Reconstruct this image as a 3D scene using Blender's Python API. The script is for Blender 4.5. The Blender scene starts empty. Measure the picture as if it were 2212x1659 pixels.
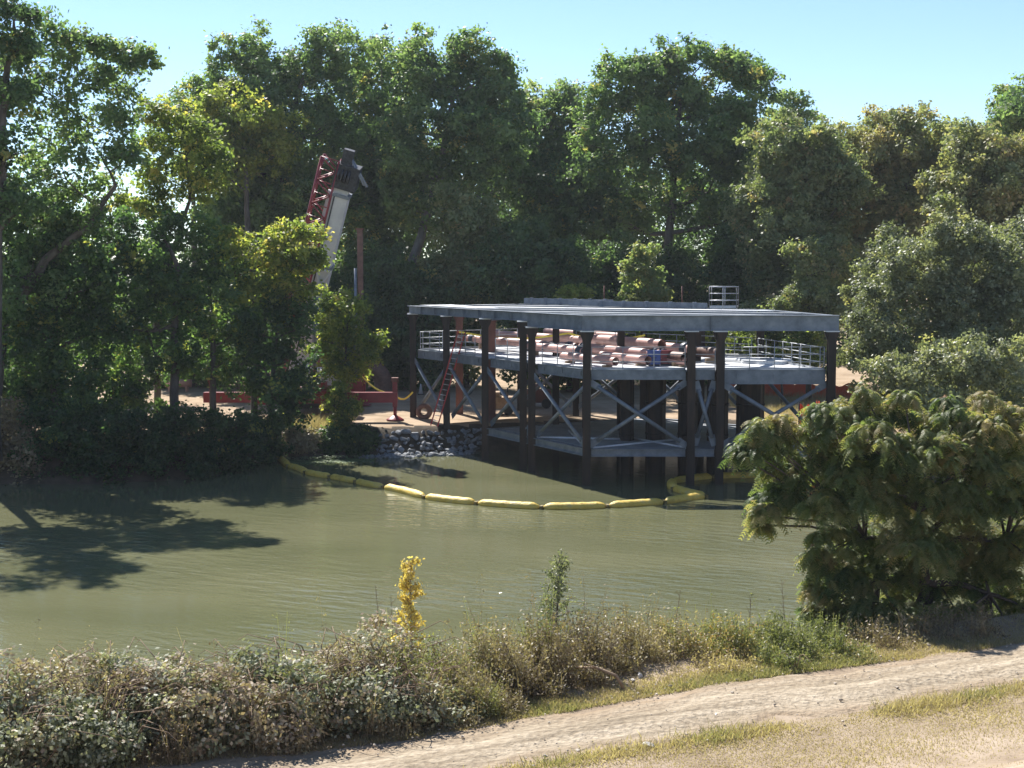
import bpy, math, random
import numpy as np
from mathutils import Vector, Matrix

S = bpy.context.scene
COL = S.collection
R = math.radians
rng = np.random.default_rng(7)
random.seed(7)

# ------------------------------------------------------------------ camera, sky, sun, exposure
CAM_Z = 10.0
PITCH = math.atan(249 / 3000)
cam_d = bpy.data.cameras.new("camera")
cam_d.sensor_width = 36
cam_d.lens = 36 * 3000 / 2212
cam_d.clip_end = 3000
cam = bpy.data.objects.new("camera", cam_d)
COL.objects.link(cam)
cam.location = (0, 0, CAM_Z)
cam.rotation_euler = (math.pi / 2 - PITCH, 0, 0)
S.camera = cam

SUN_EL, SUN_AZ = R(47), R(-26)      # azimuth from +Y towards +X
world = bpy.data.worlds.new("World")
S.world = world
world.use_nodes = True
wn = world.node_tree.nodes
bg = wn["Background"]
sky = wn.new("ShaderNodeTexSky")
sky.sky_type = 'NISHITA'
sky.sun_disc = False
sky.sun_elevation = SUN_EL
sky.sun_rotation = SUN_AZ
sky.air_density = 0.78
sky.dust_density = 0.0
sky.ozone_density = 2.6
world.node_tree.links.new(sky.outputs[0], bg.inputs[0])
bg.inputs[1].default_value = 0.084
sun_d = bpy.data.lights.new("sun", 'SUN')
sun_d.energy = 5.0
sun_d.angle = R(0.5)
sun_d.color = (1, .96, .90)
sun = bpy.data.objects.new("sun", sun_d)
COL.objects.link(sun)
to_sun = Vector((math.sin(SUN_AZ) * math.cos(SUN_EL), math.cos(SUN_AZ) * math.cos(SUN_EL), math.sin(SUN_EL)))
sun.rotation_euler = to_sun.to_track_quat('Z', 'Y').to_euler()
sun.location = (-30, 40, 60)
S.view_settings.view_transform = 'Standard'
S.view_settings.look = 'None'
S.view_settings.exposure = 1.12
S.view_settings.gamma = 1
S.cycles.use_denoising = True
S.cycles.max_bounces = 6
S.cycles.diffuse_bounces = 3
S.cycles.transmission_bounces = 4
S.cycles.transparent_max_bounces = 4

# survey helpers: bearing and height measured on the photograph -> a point at a known distance or level
_c, _s = math.cos(PITCH), math.sin(PITCH)
def _ray(x, y):
    a, b = x - 1106, 829.5 - y
    return a, 3000 * _c + b * _s, -3000 * _s + b * _c
def at(x, y, Y):
    a, b, c = _ray(x, y); t = Y / b
    return Vector((a * t, Y, CAM_Z + c * t))
def on(x, y, z):
    a, b, c = _ray(x, y); t = (z - CAM_Z) / c
    return Vector((a * t, b * t, z))
def px(Y):
    return Y / 3000.0

# ------------------------------------------------------------------ materials
def nmat(name):
    m = bpy.data.materials.new(name)
    m.use_nodes = True
    return m, m.node_tree.nodes, m.node_tree.links, m.node_tree.nodes["Principled BSDF"]

def ramp(nodes, stops):
    r = nodes.new("ShaderNodeValToRGB")
    el = r.color_ramp.elements
    while len(el) < len(stops):
        el.new(.5)
    for e, (p, c) in zip(el, stops):
        e.position = p
        e.color = (*c, 1)
    return r

def noise_mat(name, c1, c2, scale=3, rough=.6, metal=0.0, bump=0.0, detail=6, c3=None, stretch=None, spec=.5, bscale=None):
    m, n, l, b = nmat(name)
    tc = n.new("ShaderNodeTexCoord")
    mp = n.new("ShaderNodeMapping")
    l.new(tc.outputs["Object"], mp.inputs[0])
    if stretch: mp.inputs["Scale"].default_value = stretch
    t = n.new("ShaderNodeTexNoise")
    t.inputs["Scale"].default_value = scale
    t.inputs["Detail"].default_value = detail
    t.inputs["Roughness"].default_value = .65
    l.new(mp.outputs[0], t.inputs[0])
    st = [(.36, c1), (.64, c2)] if c3 is None else [(.32, c1), (.5, c2), (.68, c3)]
    r = ramp(n, st)
    l.new(t.outputs[0], r.inputs[0])
    l.new(r.outputs[0], b.inputs["Base Color"])
    b.inputs["Roughness"].default_value = rough
    b.inputs["Metallic"].default_value = metal
    b.inputs["Specular IOR Level"].default_value = spec
    if bump:
        t2 = n.new("ShaderNodeTexNoise")
        t2.inputs["Scale"].default_value = bscale or scale * 4
        t2.inputs["Detail"].default_value = 5
        l.new(mp.outputs[0], t2.inputs[0])
        bp = n.new("ShaderNodeBump")
        bp.inputs["Strength"].default_value = bump
        bp.inputs["Distance"].default_value = .05
        l.new(t2.outputs[0], bp.inputs["Height"])
        l.new(bp.outputs[0], b.inputs["Normal"])
    return m

def leaf_mat(name, cols, trans=.35, tcol=1.85, rough=.5, spec=.3, k=1.0):
    """leaf colour follows each leaf's own 'tone'; thin leaves let some sunlight through"""
    m, n, l, b = nmat(name)
    cols = [tuple(min(.8, (v * .84 + .16 * (.3 * c[0] + .6 * c[1] + .1 * c[2])) * k) for v in c) for c in cols]
    a = n.new("ShaderNodeAttribute"); a.attribute_name = "tone"
    r = ramp(n, [(i / (len(cols) - 1), c) for i, c in enumerate(cols)])
    l.new(a.outputs["Fac"], r.inputs[0])
    l.new(r.outputs[0], b.inputs["Base Color"])
    b.inputs["Roughness"].default_value = rough
    b.inputs["Specular IOR Level"].default_value = spec
    tr = n.new("ShaderNodeBsdfTranslucent")
    mx = n.new("ShaderNodeMix"); mx.data_type = 'RGBA'; mx.blend_type = 'MULTIPLY'
    mx.inputs[0].default_value = 1
    l.new(r.outputs[0], mx.inputs[6])
    mx.inputs[7].default_value = (1.12 * tcol, 1.2 * tcol, .62 * tcol, 1)
    l.new(mx.outputs[2], tr.inputs[0])
    ms = n.new("ShaderNodeMixShader")
    ms.inputs[0].default_value = min(.6, trans * 1.25)
    l.new(b.outputs[0], ms.inputs[1]); l.new(tr.outputs[0], ms.inputs[2])
    l.new(ms.outputs[0], n["Material Output"].inputs["Surface"])
    return m

M = {}
M['galv'] = noise_mat('galvanised_steel', (.115, .138, .17), (.17, .198, .235), 2.2, .55, .2, c3=(.23, .26, .295), spec=.5)
M['galv_top'] = noise_mat('galvanised_grating', (.55, .57, .60), (.74, .75, .76), 1.2, .5, .1)
M['grating'] = noise_mat('grey_grating', (.22, .24, .26), (.34, .36, .38), 1.2, .55, .1)
M['rail'] = noise_mat('galvanised_tube', (.30, .32, .34), (.42, .44, .46), 2, .45, .3)
M['ladder'] = noise_mat('ladder_red_fibreglass', (.42, .03, .035), (.55, .06, .06), 2, .5)
M['post'] = noise_mat('weathered_dark_steel', (.013, .011, .010), (.026, .019, .016), 3, .6, .2, c3=(.06, .035, .026), stretch=(1, 1, .15), spec=.35)
M['rust'] = noise_mat('rust_red_steel', (.10, .04, .03), (.20, .075, .05), 3, .7, 0, stretch=(1, 1, .3))
M['pipe'] = noise_mat('primer_pink_pipe', (.44, .235, .195), (.56, .33, .285), 2.5, .5, 0)
M['pipe_dark'] = noise_mat('rusted_pipe', (.09, .045, .035), (.17, .085, .06), 4, .6, 0)
M['coupling'] = noise_mat('blue_black_coupling', (.02, .025, .04), (.06, .075, .11), 6, .45, .2)
M['red'] = noise_mat('crane_red_paint', (.17, .014, .02), (.25, .025, .032), 1.8, .4, 0, spec=.5)
M['white'] = noise_mat('crane_white_paint', (.46, .46, .48), (.58, .58, .58), 1.5, .42, 0)
M['black'] = noise_mat('black_rubber', (.012, .012, .013), (.03, .03, .032), 8, .7)
M['dark'] = noise_mat('dark_machinery', (.015, .017, .022), (.06, .065, .08), 5, .5, .3)
M['glass'] = noise_mat('cab_glass', (.02, .03, .035), (.04, .05, .06), 1, .08, 0)
M['blue'] = noise_mat('blue_paint', (.03, .07, .25), (.05, .1, .33), 3, .45)
M['yellow'] = noise_mat('yellow_boom_fabric', (.44, .28, .04), (.64, .45, .07), 3, .55, 0, bump=.6, c3=(.52, .39, .13))
M['skirt'] = noise_mat('boom_skirt', (.12, .09, .03), (.25, .18, .05), 5, .7)
M['tape'] = noise_mat('yellow_tape', (.7, .55, .04), (.8, .68, .1), 3, .5)

M['wood'] = noise_mat('bleached_timber', (.25, .17, .1), (.42, .3, .2), 3, .8)
M['rock'] = noise_mat('blue_grey_rock', (.10, .11, .12), (.20, .21, .225), 1.2, .85, 0, bump=.5, c3=(.34, .35, .36))
M['pale'] = noise_mat('pale_stone', (.5, .47, .42), (.66, .63, .58), 5, .9)
M['bark'] = noise_mat('grey_brown_bark', (.045, .035, .028), (.12, .10, .085), 3, .9, 0, bump=.6, stretch=(1, 1, .3))
M['bark_pale'] = noise_mat('pale_bark', (.10, .09, .08), (.22, .20, .18), 3, .9, 0, bump=.6, stretch=(1, 1, .3))
M['dead'] = noise_mat('dry_stem', (.13, .085, .055), (.28, .2, .13), 4, .9)

M['orange'] = leaf_mat('orange_net', [(.78, .15, .04), (.78, .2, .06)], .5, tcol=.9)
M['cotton'] = leaf_mat('cottonwood_leaf', [(.026, .050, .022), (.048, .086, .034), (.078, .122, .044), (.11, .15, .05), (.25, .2, .055)], .38, k=1.6)
M['cotton_pale'] = leaf_mat('pale_cottonwood_leaf', [(.042, .078, .035), (.072, .122, .05), (.11, .155, .062), (.15, .16, .06), (.22, .18, .07)], .42, k=1.4)
M['alder'] = leaf_mat('dark_bank_leaf', [(.015, .036, .016), (.03, .064, .022), (.056, .105, .028), (.11, .15, .03), (.2, .19, .035)], .38, k=1.6)
M['maple'] = leaf_mat('yellow_green_leaf', [(.03, .055, .016), (.07, .1, .02), (.13, .155, .025), (.2, .19, .03), (.28, .22, .05)], .45, k=1.5)
M['olive'] = leaf_mat('olive_willow_leaf', [(.042, .060, .024), (.07, .088, .036), (.10, .112, .048), (.13, .12, .052), (.175, .125, .058)], .3, k=2.15)
M['grey'] = leaf_mat('grey_green_leaf', [(.042, .054, .026), (.08, .092, .045), (.122, .132, .072), (.175, .18, .11), (.2, .18, .06)], .25, rough=.45, spec=.3, k=1.65)
M['mimosa'] = leaf_mat('feathery_leaf', [(.03, .052, .018), (.055, .085, .025), (.09, .12, .035), (.15, .155, .05), (.22, .17, .07)], .35, k=1.3)
M['bramble'] = leaf_mat('bramble_leaf', [(.055, .065, .035), (.10, .112, .065), (.17, .18, .12), (.18, .125, .08), (.24, .20, .14), (.38, .37, .29)], .14, rough=.62, spec=.2, k=1.65)
M['weed'] = leaf_mat('dry_weed', [(.10, .07, .045), (.18, .135, .08), (.22, .185, .10), (.32, .25, .15), (.42, .33, .21)], .16, k=1.3)
M['lush'] = leaf_mat('lush_weed', [(.09, .11, .04), (.14, .155, .055), (.20, .20, .08), (.26, .22, .09), (.35, .2, .07)], .24, k=1.1)
M['grass'] = leaf_mat('dry_grass', [(.15, .115, .065), (.26, .195, .115), (.36, .28, .17), (.28, .225, .10), (.13, .15, .06)], .3)
M['gold'] = leaf_mat('golden_leaf', [(.42, .27, .05), (.58, .42, .09), (.7, .55, .16), (.62, .40, .07)], .4, tcol=1.1)
M['pad'] = leaf_mat('water_weed', [(.10, .15, .05), (.18, .26, .10), (.28, .36, .18)], .3, tcol=1)
M['pink'] = leaf_mat('pink_blossom', [(.55, .28, .24), (.7, .42, .36)], .3, tcol=.9)
M['wood_mass'] = leaf_mat('far_wood_leaf', [(.02, .045, .02), (.036, .072, .028), (.056, .10, .034), (.085, .12, .04)], .35)

# ------------------------------------------------------------------ object helpers
def tag(o, label=None, cat=None, group=None, kind=None):
    if label: o['label'] = label
    if cat: o['category'] = cat
    if group: o['group'] = group
    if kind: o['kind'] = kind
    return o

def empty(name, loc, rz=0):
    o = bpy.data.objects.new(name, None)
    COL.objects.link(o)
    o.location = loc
    o.rotation_euler.z = rz
    o.empty_display_size = .3
    return o

def link(name, me, mat, parent=None):
    o = bpy.data.objects.new(name, me)
    if not me.materials: me.materials.append(mat)
    COL.objects.link(o)
    if parent is not None:
        o.parent = parent
        if parent.type == 'EMPTY' or parent.parent is not None:
            root = parent
            off = Vector()
            while root is not None:
                off += root.location
                root = root.parent
            o.location = -off
    return o

class MB:
    """collects boxes, bars and tubes in world coordinates; build() links them as one mesh"""
    def __init__(s): s.v, s.f, s.sm = [], [], []
    def add(s, vs, fs, smooth=False):
        b = len(s.v)
        s.v += [tuple(v) for v in vs]
        s.f += [tuple(i + b for i in f) for f in fs]
        s.sm += [smooth] * len(fs)
        return s
    def box(s, c, size, rot=None):
        hx, hy, hz = size[0] / 2, size[1] / 2, size[2] / 2
        m = rot or Matrix.Identity(3)
        c = Vector(c)
        vs = [c + m @ Vector((x * hx, y * hy, z * hz)) for x in (-1, 1) for y in (-1, 1) for z in (-1, 1)]
        return s.add(vs, [(0, 1, 3, 2), (4, 6, 7, 5), (0, 4, 5, 1), (2, 3, 7, 6), (0, 2, 6, 4), (1, 5, 7, 3)])
    def _fr(s, p, q, up):
        d = (q - p).normalized()
        up = Vector(up)
        if abs(d.dot(up)) > .98: up = Vector((0, 1, 0)) if abs(d.y) < .9 else Vector((1, 0, 0))
        side = d.cross(up).normalized()
        return d, side, side.cross(d).normalized()
    def bar(s, p, q, w, h, up=(0, 0, 1)):
        p, q = Vector(p), Vector(q)
        d, sd, u = s._fr(p, q, up)
        m = Matrix((sd, d, u)).transposed()
        return s.box((p + q) / 2, (w, (q - p).length, h), m)
    def ibeam(s, p, q, w, h, t=.03, up=(0, 0, 1)):
        p, q = Vector(p), Vector(q)
        d, sd, u = s._fr(p, q, up)
        s.bar(p + u * (h / 2 - t / 2), q + u * (h / 2 - t / 2), w, t, up)
        s.bar(p - u * (h / 2 - t / 2), q - u * (h / 2 - t / 2), w, t, up)
        return s.bar(p, q, t, h - 2 * t - .004, up)
    def tube(s, p, q, r0, r1=None, n=10, cap=True):
        return s.path([p, q], [r0, r0 if r1 is None else r1], n, cap)
    def path(s, pts, rads, n=8, cap=True):
        pts = [Vector(p) for p in pts]
        if not hasattr(rads, '__len__'): rads = [rads] * len(pts)
        vs, fs = [], []
        ref = None
        for i, p in enumerate(pts):
            d = (pts[min(i + 1, len(pts) - 1)] - pts[max(i - 1, 0)])
            d = d.normalized() if d.length > 1e-9 else Vector((0, 0, 1))
            if ref is None:
                ref = Vector((0, 0, 1)) if abs(d.z) < .9 else Vector((1, 0, 0))
            a = (ref - d * ref.dot(d)).normalized()
            ref = a
            b = d.cross(a)
            for k in range(n):
                t = 2 * math.pi * k / n
                vs.append(p + (a * math.cos(t) + b * math.sin(t)) * rads[i])
        for i in range(len(pts) - 1):
            for k in range(n):
                k2 = (k + 1) % n
                fs.append((i * n + k, i * n + k2, (i + 1) * n + k2, (i + 1) * n + k))
        s.add(vs, fs, True)
        if cap:
            b0 = len(s.v) - len(vs)
            s.f.append(tuple(b0 + k for k in range(n))[::-1]); s.sm.append(False)
            e = b0 + (len(pts) - 1) * n
            s.f.append(tuple(e + k for k in range(n))); s.sm.append(False)
        return s
    def plate(s, poly, z, t):
        n = len(poly)
        vs = [(x, y, z) for x, y in poly] + [(x, y, z - t) for x, y in poly]
        fs = [tuple(range(n)), tuple(range(2 * n - 1, n - 1, -1))]
        fs += [(i, i + n, (i + 1) % n + n, (i + 1) % n) for i in range(n)]
        return s.add(vs, fs)
    def mesh(s, name):
        me = bpy.data.meshes.new(name)
        me.from_pydata(s.v, [], s.f)
        me.polygons.foreach_set("use_smooth", s.sm)
        me.update()
        return me
    def build(s, name, mat, parent=None):
        return link(name, s.mesh(name), mat, parent)

def quad_mesh(name, quads, tones):
    """quads (N,4,3) array -> mesh with a per-face 'tone'"""
    n = len(quads)
    me = bpy.data.meshes.new(name)
    me.vertices.add(4 * n)
    me.vertices.foreach_set("co", quads.reshape(-1).astype(np.float32))
    me.loops.add(4 * n)
    me.loops.foreach_set("vertex_index", np.arange(4 * n, dtype=np.int32))
    me.polygons.add(n)
    me.polygons.foreach_set("loop_start", np.arange(0, 4 * n, 4, dtype=np.int32))
    me.polygons.foreach_set("loop_total", np.full(n, 4, dtype=np.int32))
    a = me.attributes.new("tone", 'FLOAT', 'FACE')
    a.data.foreach_set("value", np.clip(tones, 0, 1).astype(np.float32))
    me.update(calc_edges=True)
    return me

def unit(v):
    return v / (np.linalg.norm(v, axis=-1, keepdims=True) + 1e-9)

def leaf_quads(p, nrm, size, aspect=.7, droop=None):
    """a pointed leaf at each point p, roughly facing nrm"""
    n = len(p)
    nrm = unit(nrm)
    t = unit(np.cross(nrm, rng.normal(size=(n, 3))))
    if droop is not None:
        t = unit(t + np.array([0, 0, -droop]))
        nrm = unit(np.cross(np.cross(t, nrm), t))
    b = np.cross(nrm, t)
    s = (size * rng.uniform(.65, 1.3, n))[:, None] if np.isscalar(size) else size[:, None]
    w = s * aspect * .5
    return np.stack([p - t * s * .5, p + b * w - t * s * .08, p + t * s * .5 , p - b * w - t * s * .08], axis=1)

def sphere_dirs(n):
    return unit(rng.normal(size=(n, 3)))

def crown_quads(lobes, leaf=.24, dens=1.0, per=20, clump=.5, flat=.75, tone=(.15, .7), shell=.2, spot=.04, under=.55):
    """lobes: (centre, (rx,ry,rz)). Leaf clumps on the lobes' uneven shells."""
    Q, T = [], []
    for c, r in lobes:
        c, r = np.array(c), np.array(r)
        rm = float(np.mean(r))
        ncl = max(6, int(dens * 4 * math.pi * rm * rm))
        d = sphere_dirs(ncl)
        keep = (d[:, 2] > -.25) | (rng.random(ncl) < under)
        d = d[keep]; ncl = len(d)
        ph = rng.uniform(0, 6.28, 6)
        k = rng.normal(size=(6, 3)) * 2.6
        bump = 1 + .09 * np.sin(d @ k.T + ph).sum(1)
        f = np.clip(bump - np.abs(rng.normal(0, shell, ncl)), .15, 1.5)
        cc = c + d * r * f[:, None]
        base = rng.uniform(tone[0], tone[1], 1) * .6 + rng.uniform(tone[0], tone[1], ncl) * .4
        base = np.where(rng.random(ncl) < spot, rng.uniform(.8, 1, ncl), base)
        cr = clump * rng.uniform(.6, 1.35, ncl)
        nl = np.maximum(4, (per * rng.uniform(.5, 1.5, ncl)).astype(int))
        idx = np.repeat(np.arange(ncl), nl)
        off = rng.normal(size=(len(idx), 3)) * .55
        off[:, 2] *= flat
        p = cc[idx] + off * cr[idx][:, None]
        cn = unit(d * .5 + np.array([0, 0, .75]) + rng.normal(size=d.shape) * .65)
        nr = cn[idx] * 1.15 + off * .3 + rng.normal(size=off.shape) * .5
        Q.append(leaf_quads(p, nr, leaf))
        T.append(base[idx] + rng.normal(0, .09, len(idx)))
    return np.concatenate(Q), np.concatenate(T)

DENS, LEAVES = 1.25, 1.3
def tree(name, label, Y, lobes, mat, trunk=None, tr=.3, bark='bark', leaf=.24, dens=1.0, per=20, clump=.5, tone=(.15, .7),
         spot=.04, gz=1.4, group=None, cat='tree', spread=.75, shell=.2, limbs=True, under=.55, sub=1.0):
    """lobes: (bearing, height, radius) read off the photograph, given real size at distance Y and scattered in depth"""
    k = px(Y)
    L = []
    for i, lb in enumerate(lobes):
        x, y, r = lb[:3]
        y += (.42 if Y > 80 else .25) * r
        dy = lb[3] if len(lb) > 3 else random.uniform(-1, 1) * spread * r * k
        p = at(x, y, Y)
        s = (Y + dy) / Y
        p = Vector((p.x * s, Y + dy, CAM_Z + (p.z - CAM_Z) * s))
        rr = r * k * (1.22 if Y > 97 else 1.15)
        L.append((p, (rr * random.uniform(.9, 1.15), rr * random.uniform(.9, 1.2), rr * random.uniform(.8, 1.0))))
    if trunk is None:
        mx = sum(l[0] for l in lobes) / len(lobes)
        trunk = [(mx, None), (mx + random.uniform(-10, 10), min(l[1] for l in lobes) * .5 + max(l[1] for l in lobes) * .5)]
    pts = []
    for (x, y) in trunk:
        if y is None:
            q = at(x, 800, Y); pts.append(Vector((q.x, Y, gz - .15)))
        else:
            pts.append(at(x, y, Y))
    root = empty(name, pts[0])
    tag(root, label, cat, group)
    # trunk with limbs reaching for the lobes
    mb = MB()
    fine = []
    for a, b in zip(pts[:-1], pts[1:]):
        for j in range(5): fine.append(a.lerp(b, j / 5) + Vector((random.uniform(-1, 1), random.uniform(-1, 1), 0)) * tr * .25 * (1 if fine else 0))
    fine.append(pts[-1])
    n = len(fine)
    mb.path(fine, [tr * (1.25 if i == 0 else 1) * (1 - .72 * i / (n - 1)) for i in range(n)], 8)
    if limbs:
        nodes = [(p, tr * .62 * (1 - .6 * i / n)) for i, p in enumerate(fine) if i > n * .25]
        todo = sorted(L, key=lambda l: min((l[0] - p).length for p, _ in nodes))
        for c, r in todo:
            a, ra = min(nodes, key=lambda q: (q[0] - c).length + max(0, q[0].z - c.z + .3) * 2.5)
            r0 = max(.03, min(ra, tr * .5) * .82)
            dst = (c - a).length
            mid = a.lerp(c, .5) + Vector((random.uniform(-.08, .08), random.uniform(-.08, .08), random.uniform(-.1, .06))) * dst
            mb.path([a, a.lerp(mid, .6), mid, mid.lerp(c, .6), c], [r0, r0 * .9, r0 * .8, r0 * .68, r0 * .5], 6, False)
            nodes += [(mid, r0 * .8), (c, r0 * .6)]
            for _ in range(6):
                dd = Vector(sphere_dirs(1)[0]); dd.z = abs(dd.z) * .8
                e = c + Vector((dd.x * r[0], dd.y * r[1], dd.z * r[2])) * random.uniform(.75, 1.05)
                st = mid.lerp(c, random.uniform(.5, 1))
                mb.path([st, st.lerp(e, .5) + Vector((0, 0, .06 * dst)), e], [max(.018, r0 * .35), max(.014, r0 * .22), .01], 5, False)
    mb.build('trunk', M[bark], root)
    L2 = []
    for c, r in L:
        L2.append((c, tuple(v * .66 * sub for v in r)))
        for _ in range(9):
            d = Vector(sphere_dirs(1)[0])
            if d.z < -.4: d.z = -d.z
            f = random.uniform(.2, .5)
            L2.append((c + Vector((d.x * r[0], d.y * r[1], d.z * r[2])) * random.uniform(.6, 1.18), (r[0] * f, r[1] * f, r[2] * f * random.uniform(.9, 1.5))))
    L = L2
    q, t = crown_quads(L, leaf * 1.22, dens * DENS, per * LEAVES * .9, clump, tone=tone, spot=spot, shell=shell, under=under)
    link('crown', quad_mesh('crown', q, t), M[mat], root)
    return root

# ------------------------------------------------------------------ terrain, road, river
SHORE = [(-200, 62), (-40, 62), (-24, 64.2), (-19.5, 64), (-15.6, 65.6), (-13.8, 70.3), (-12.4, 72.6), (-7.6, 73.8), (-1.7, 75.6), (5, 78), (12, 78),
         (16, 75), (22, 69), (30, 65), (60, 60), (200, 58)]
def shore(x):
    return np.interp(x, [a for a, b in SHORE], [b for a, b in SHORE])
def road_far(x):
    return np.interp(x, [-60, -6, -1.64, 2.54, 7.59, 10.9, 60], [2, 21.74, 23.27, 25.33, 27.9, 29.2, 46])
def road_near(x):
    return np.interp(x, [-60, .33, 2.71, 5.78, 9.93, 60], [-8, 21.74, 22.9, 24.39, 26.35, 46 - 2.6])
def crest(x):
    return road_far(x) + np.interp(x, [-20, -6, 0, 3, 7, 12], [2.2, 2.6, 3.0, 3.0, 1.9, 2.2])
def terrain(x, y):
    x, y = np.asarray(x, float), np.asarray(y, float)
    cr, sh = crest(x), shore(x)
    z = np.full(np.broadcast(x, y).shape, 2.0)
    z = z + .05 * np.sin(x * .7 + 1.3 * np.sin(y * .4)) * np.clip((y - 10) / 10, 0, 1)
    rn = road_near(x)
    lev = np.clip((rn - 3.5 - y) / 16, 0, 1)
    z = z + lev * 6.0
    berm = np.exp(-((y - rn + .5) / .5) ** 2) * .06
    z = z + berm
    dn = np.clip((y - cr) / 4.0, 0, 1)
    z = z * (1 - dn) + (-1.2) * dn
    z = np.where(y > cr + 4, -1.2, z)
    up = np.clip((y - sh + 1.6) / 3.2, 0, 1)
    zz = 1.35 + .12 * np.sin(x * .35) * np.sin(y * .3) * np.clip((y - sh - 3) / 4, 0, 1) + np.clip((y - 110) / 150, 0, 1) * 1.0
    z = np.where(y > cr + 5, -1.2 * (1 - up) + zz * up, z)
    return z
def tz(x, y):
    return float(terrain(x, y))

xs = np.concatenate([np.linspace(-900, -70, 14), np.arange(-60, 60.1, .6), np.linspace(70, 900, 14)])
ys = np.concatenate([np.linspace(-40, 10, 12), np.arange(11, 42, .4), np.arange(42, 56, 2), np.arange(56, 86, .4), np.arange(86, 130, 2), np.array([140, 160, 200, 280, 400, 700, 1200, 2000])])
X, Y_ = np.meshgrid(xs, ys)
Z = terrain(X, Y_)
nx, ny = len(xs), len(ys)
gm = bpy.data.meshes.new('ground')
idx = np.arange(nx * ny).reshape(ny, nx)
fc = np.stack([idx[:-1, :-1], idx[:-1, 1:], idx[1:, 1:], idx[1:, :-1]], -1).reshape(-1, 4)
gm.from_pydata(np.stack([X, Y_, Z], -1).reshape(-1, 3).tolist(), [], fc.tolist())
near_m = noise_mat('dry_verge_soil', (.21, .16, .115), (.30, .235, .168), .9, .95, 0, bump=.5, c3=(.38, .305, .23), bscale=14, spec=.1)
far_m = noise_mat('tan_yard_dirt', (.24, .175, .115), (.34, .255, .175), .5, .95, 0, bump=.4, c3=(.41, .32, .23), bscale=9, spec=.1)
mud_m = noise_mat('dark_bank_soil', (.04, .033, .022), (.09, .07, .05), 1.5, .9, 0, bump=.5, spec=.2)
for m in (near_m, far_m, mud_m): gm.materials.append(m)
cy = (Y_[:-1, :-1] + Y_[1:, 1:]).reshape(-1) / 2
cx = (X[:-1, :-1] + X[1:, 1:]).reshape(-1) / 2
mi = np.where(cy > 50, np.where(cy > shore(cx) + 1.7, 1, 2), np.where(cy > crest(cx) + .4, 2, 0))
gm.polygons.foreach_set("material_index", mi.astype(np.int32))
gm.polygons.foreach_set("use_smooth", np.ones(len(fc), bool))
g = bpy.data.objects.new('ground', gm)
COL.objects.link(g)
tag(g, kind='structure')

# dirt road: a sheet just above the ground, ruts along its length
rx = np.arange(-40, 50, .25)
prof = np.linspace(0, 1, 15)
V, F = [], []
rut = .045 * np.exp(-((prof - .27) / .1) ** 2) + .045 * np.exp(-((prof - .72) / .1) ** 2)
for i, x in enumerate(rx):
    a, b = float(road_near(x)), float(road_far(x))
    a += .22 * math.sin(x * 1.7) + .13 * math.sin(x * 4.1 + 1) + random.uniform(-.07, .07)
    b += .18 * math.sin(x * 1.3 + 2) + .12 * math.sin(x * 3.7) + random.uniform(-.07, .07)
    for j, t in enumerate(prof):
        y = a + (b - a) * t
        V.append((x, y, tz(x, y) + .075 * math.sin(math.pi * t) ** .6 - .04 - .9 * rut[j] * (1 + .3 * math.sin(x * .9)) + (.03 if 0 < j < 14 else 0)))
m_ = len(prof)
for i in range(len(rx) - 1):
    for j in range(m_ - 1):
        F.append((i * m_ + j, (i + 1) * m_ + j, (i + 1) * m_ + j + 1, i * m_ + j + 1))
rm = bpy.data.meshes.new('dirt_road')
rm.from_pydata(V, [], F)
rm.polygons.foreach_set("use_smooth", np.ones(len(F), bool))
ea = rm.attributes.new("edge", 'FLOAT', 'POINT')
ea.data.foreach_set("value", [min(j, m_ - 1 - j) / 4 for i in range(len(rx)) for j in range(m_)])
# material: pale dust with streaks along the track, thinning out at its margins
m, n, l, b = nmat('pale_road_dust')
tc = n.new("ShaderNodeTexCoord"); mp = n.new("ShaderNodeMapping")
mp.inputs["Rotation"].default_value = (0, 0, -math.atan(.45))
mp2 = n.new("ShaderNodeMapping"); mp2.inputs["Scale"].default_value = (.16, 1.6, 1)
l.new(tc.outputs["Object"], mp.inputs[0]); l.new(mp.outputs[0], mp2.inputs[0])
t1 = n.new("ShaderNodeTexNoise"); t1.inputs["Scale"].default_value = 1.5; t1.inputs["Detail"].default_value = 7; t1.inputs["Roughness"].default_value = .7
l.new(mp2.outputs[0], t1.inputs[0])
r1 = ramp(n, [(.3, (.19, .155, .112)), (.45, (.31, .255, .185)), (.6, (.41, .345, .258)), (.75, (.50, .425, .325))])
l.new(t1.outputs[0], r1.inputs[0])
t2 = n.new("ShaderNodeTexNoise"); t2.inputs["Scale"].default_value = 9; t2.inputs["Detail"].default_value = 8
l.new(tc.outputs["Object"], t2.inputs[0])
r2 = ramp(n, [(.35, (.72, .70, .68)), (.6, (1, 1, 1))])
l.new(t2.outputs[0], r2.inputs[0])
mx = n.new("ShaderNodeMix"); mx.data_type = 'RGBA'; mx.blend_type = 'MULTIPLY'; mx.inputs[0].default_value = 1
l.new(r1.outputs[0], mx.inputs[6]); l.new(r2.outputs[0], mx.inputs[7])
eat = n.new("ShaderNodeAttribute"); eat.attribute_name = "edge"
t3 = n.new("ShaderNodeTexNoise"); t3.inputs["Scale"].default_value = 1.6; t3.inputs["Detail"].default_value = 7; t3.inputs["Roughness"].default_value = .7
l.new(mp2.outputs[0], t3.inputs[0])
sm = n.new("ShaderNodeMath"); sm.operation = 'MULTIPLY_ADD'; l.new(t3.outputs[0], sm.inputs[0]); sm.inputs[1].default_value = 2.6; sm.inputs[2].default_value = -1.3
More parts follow.
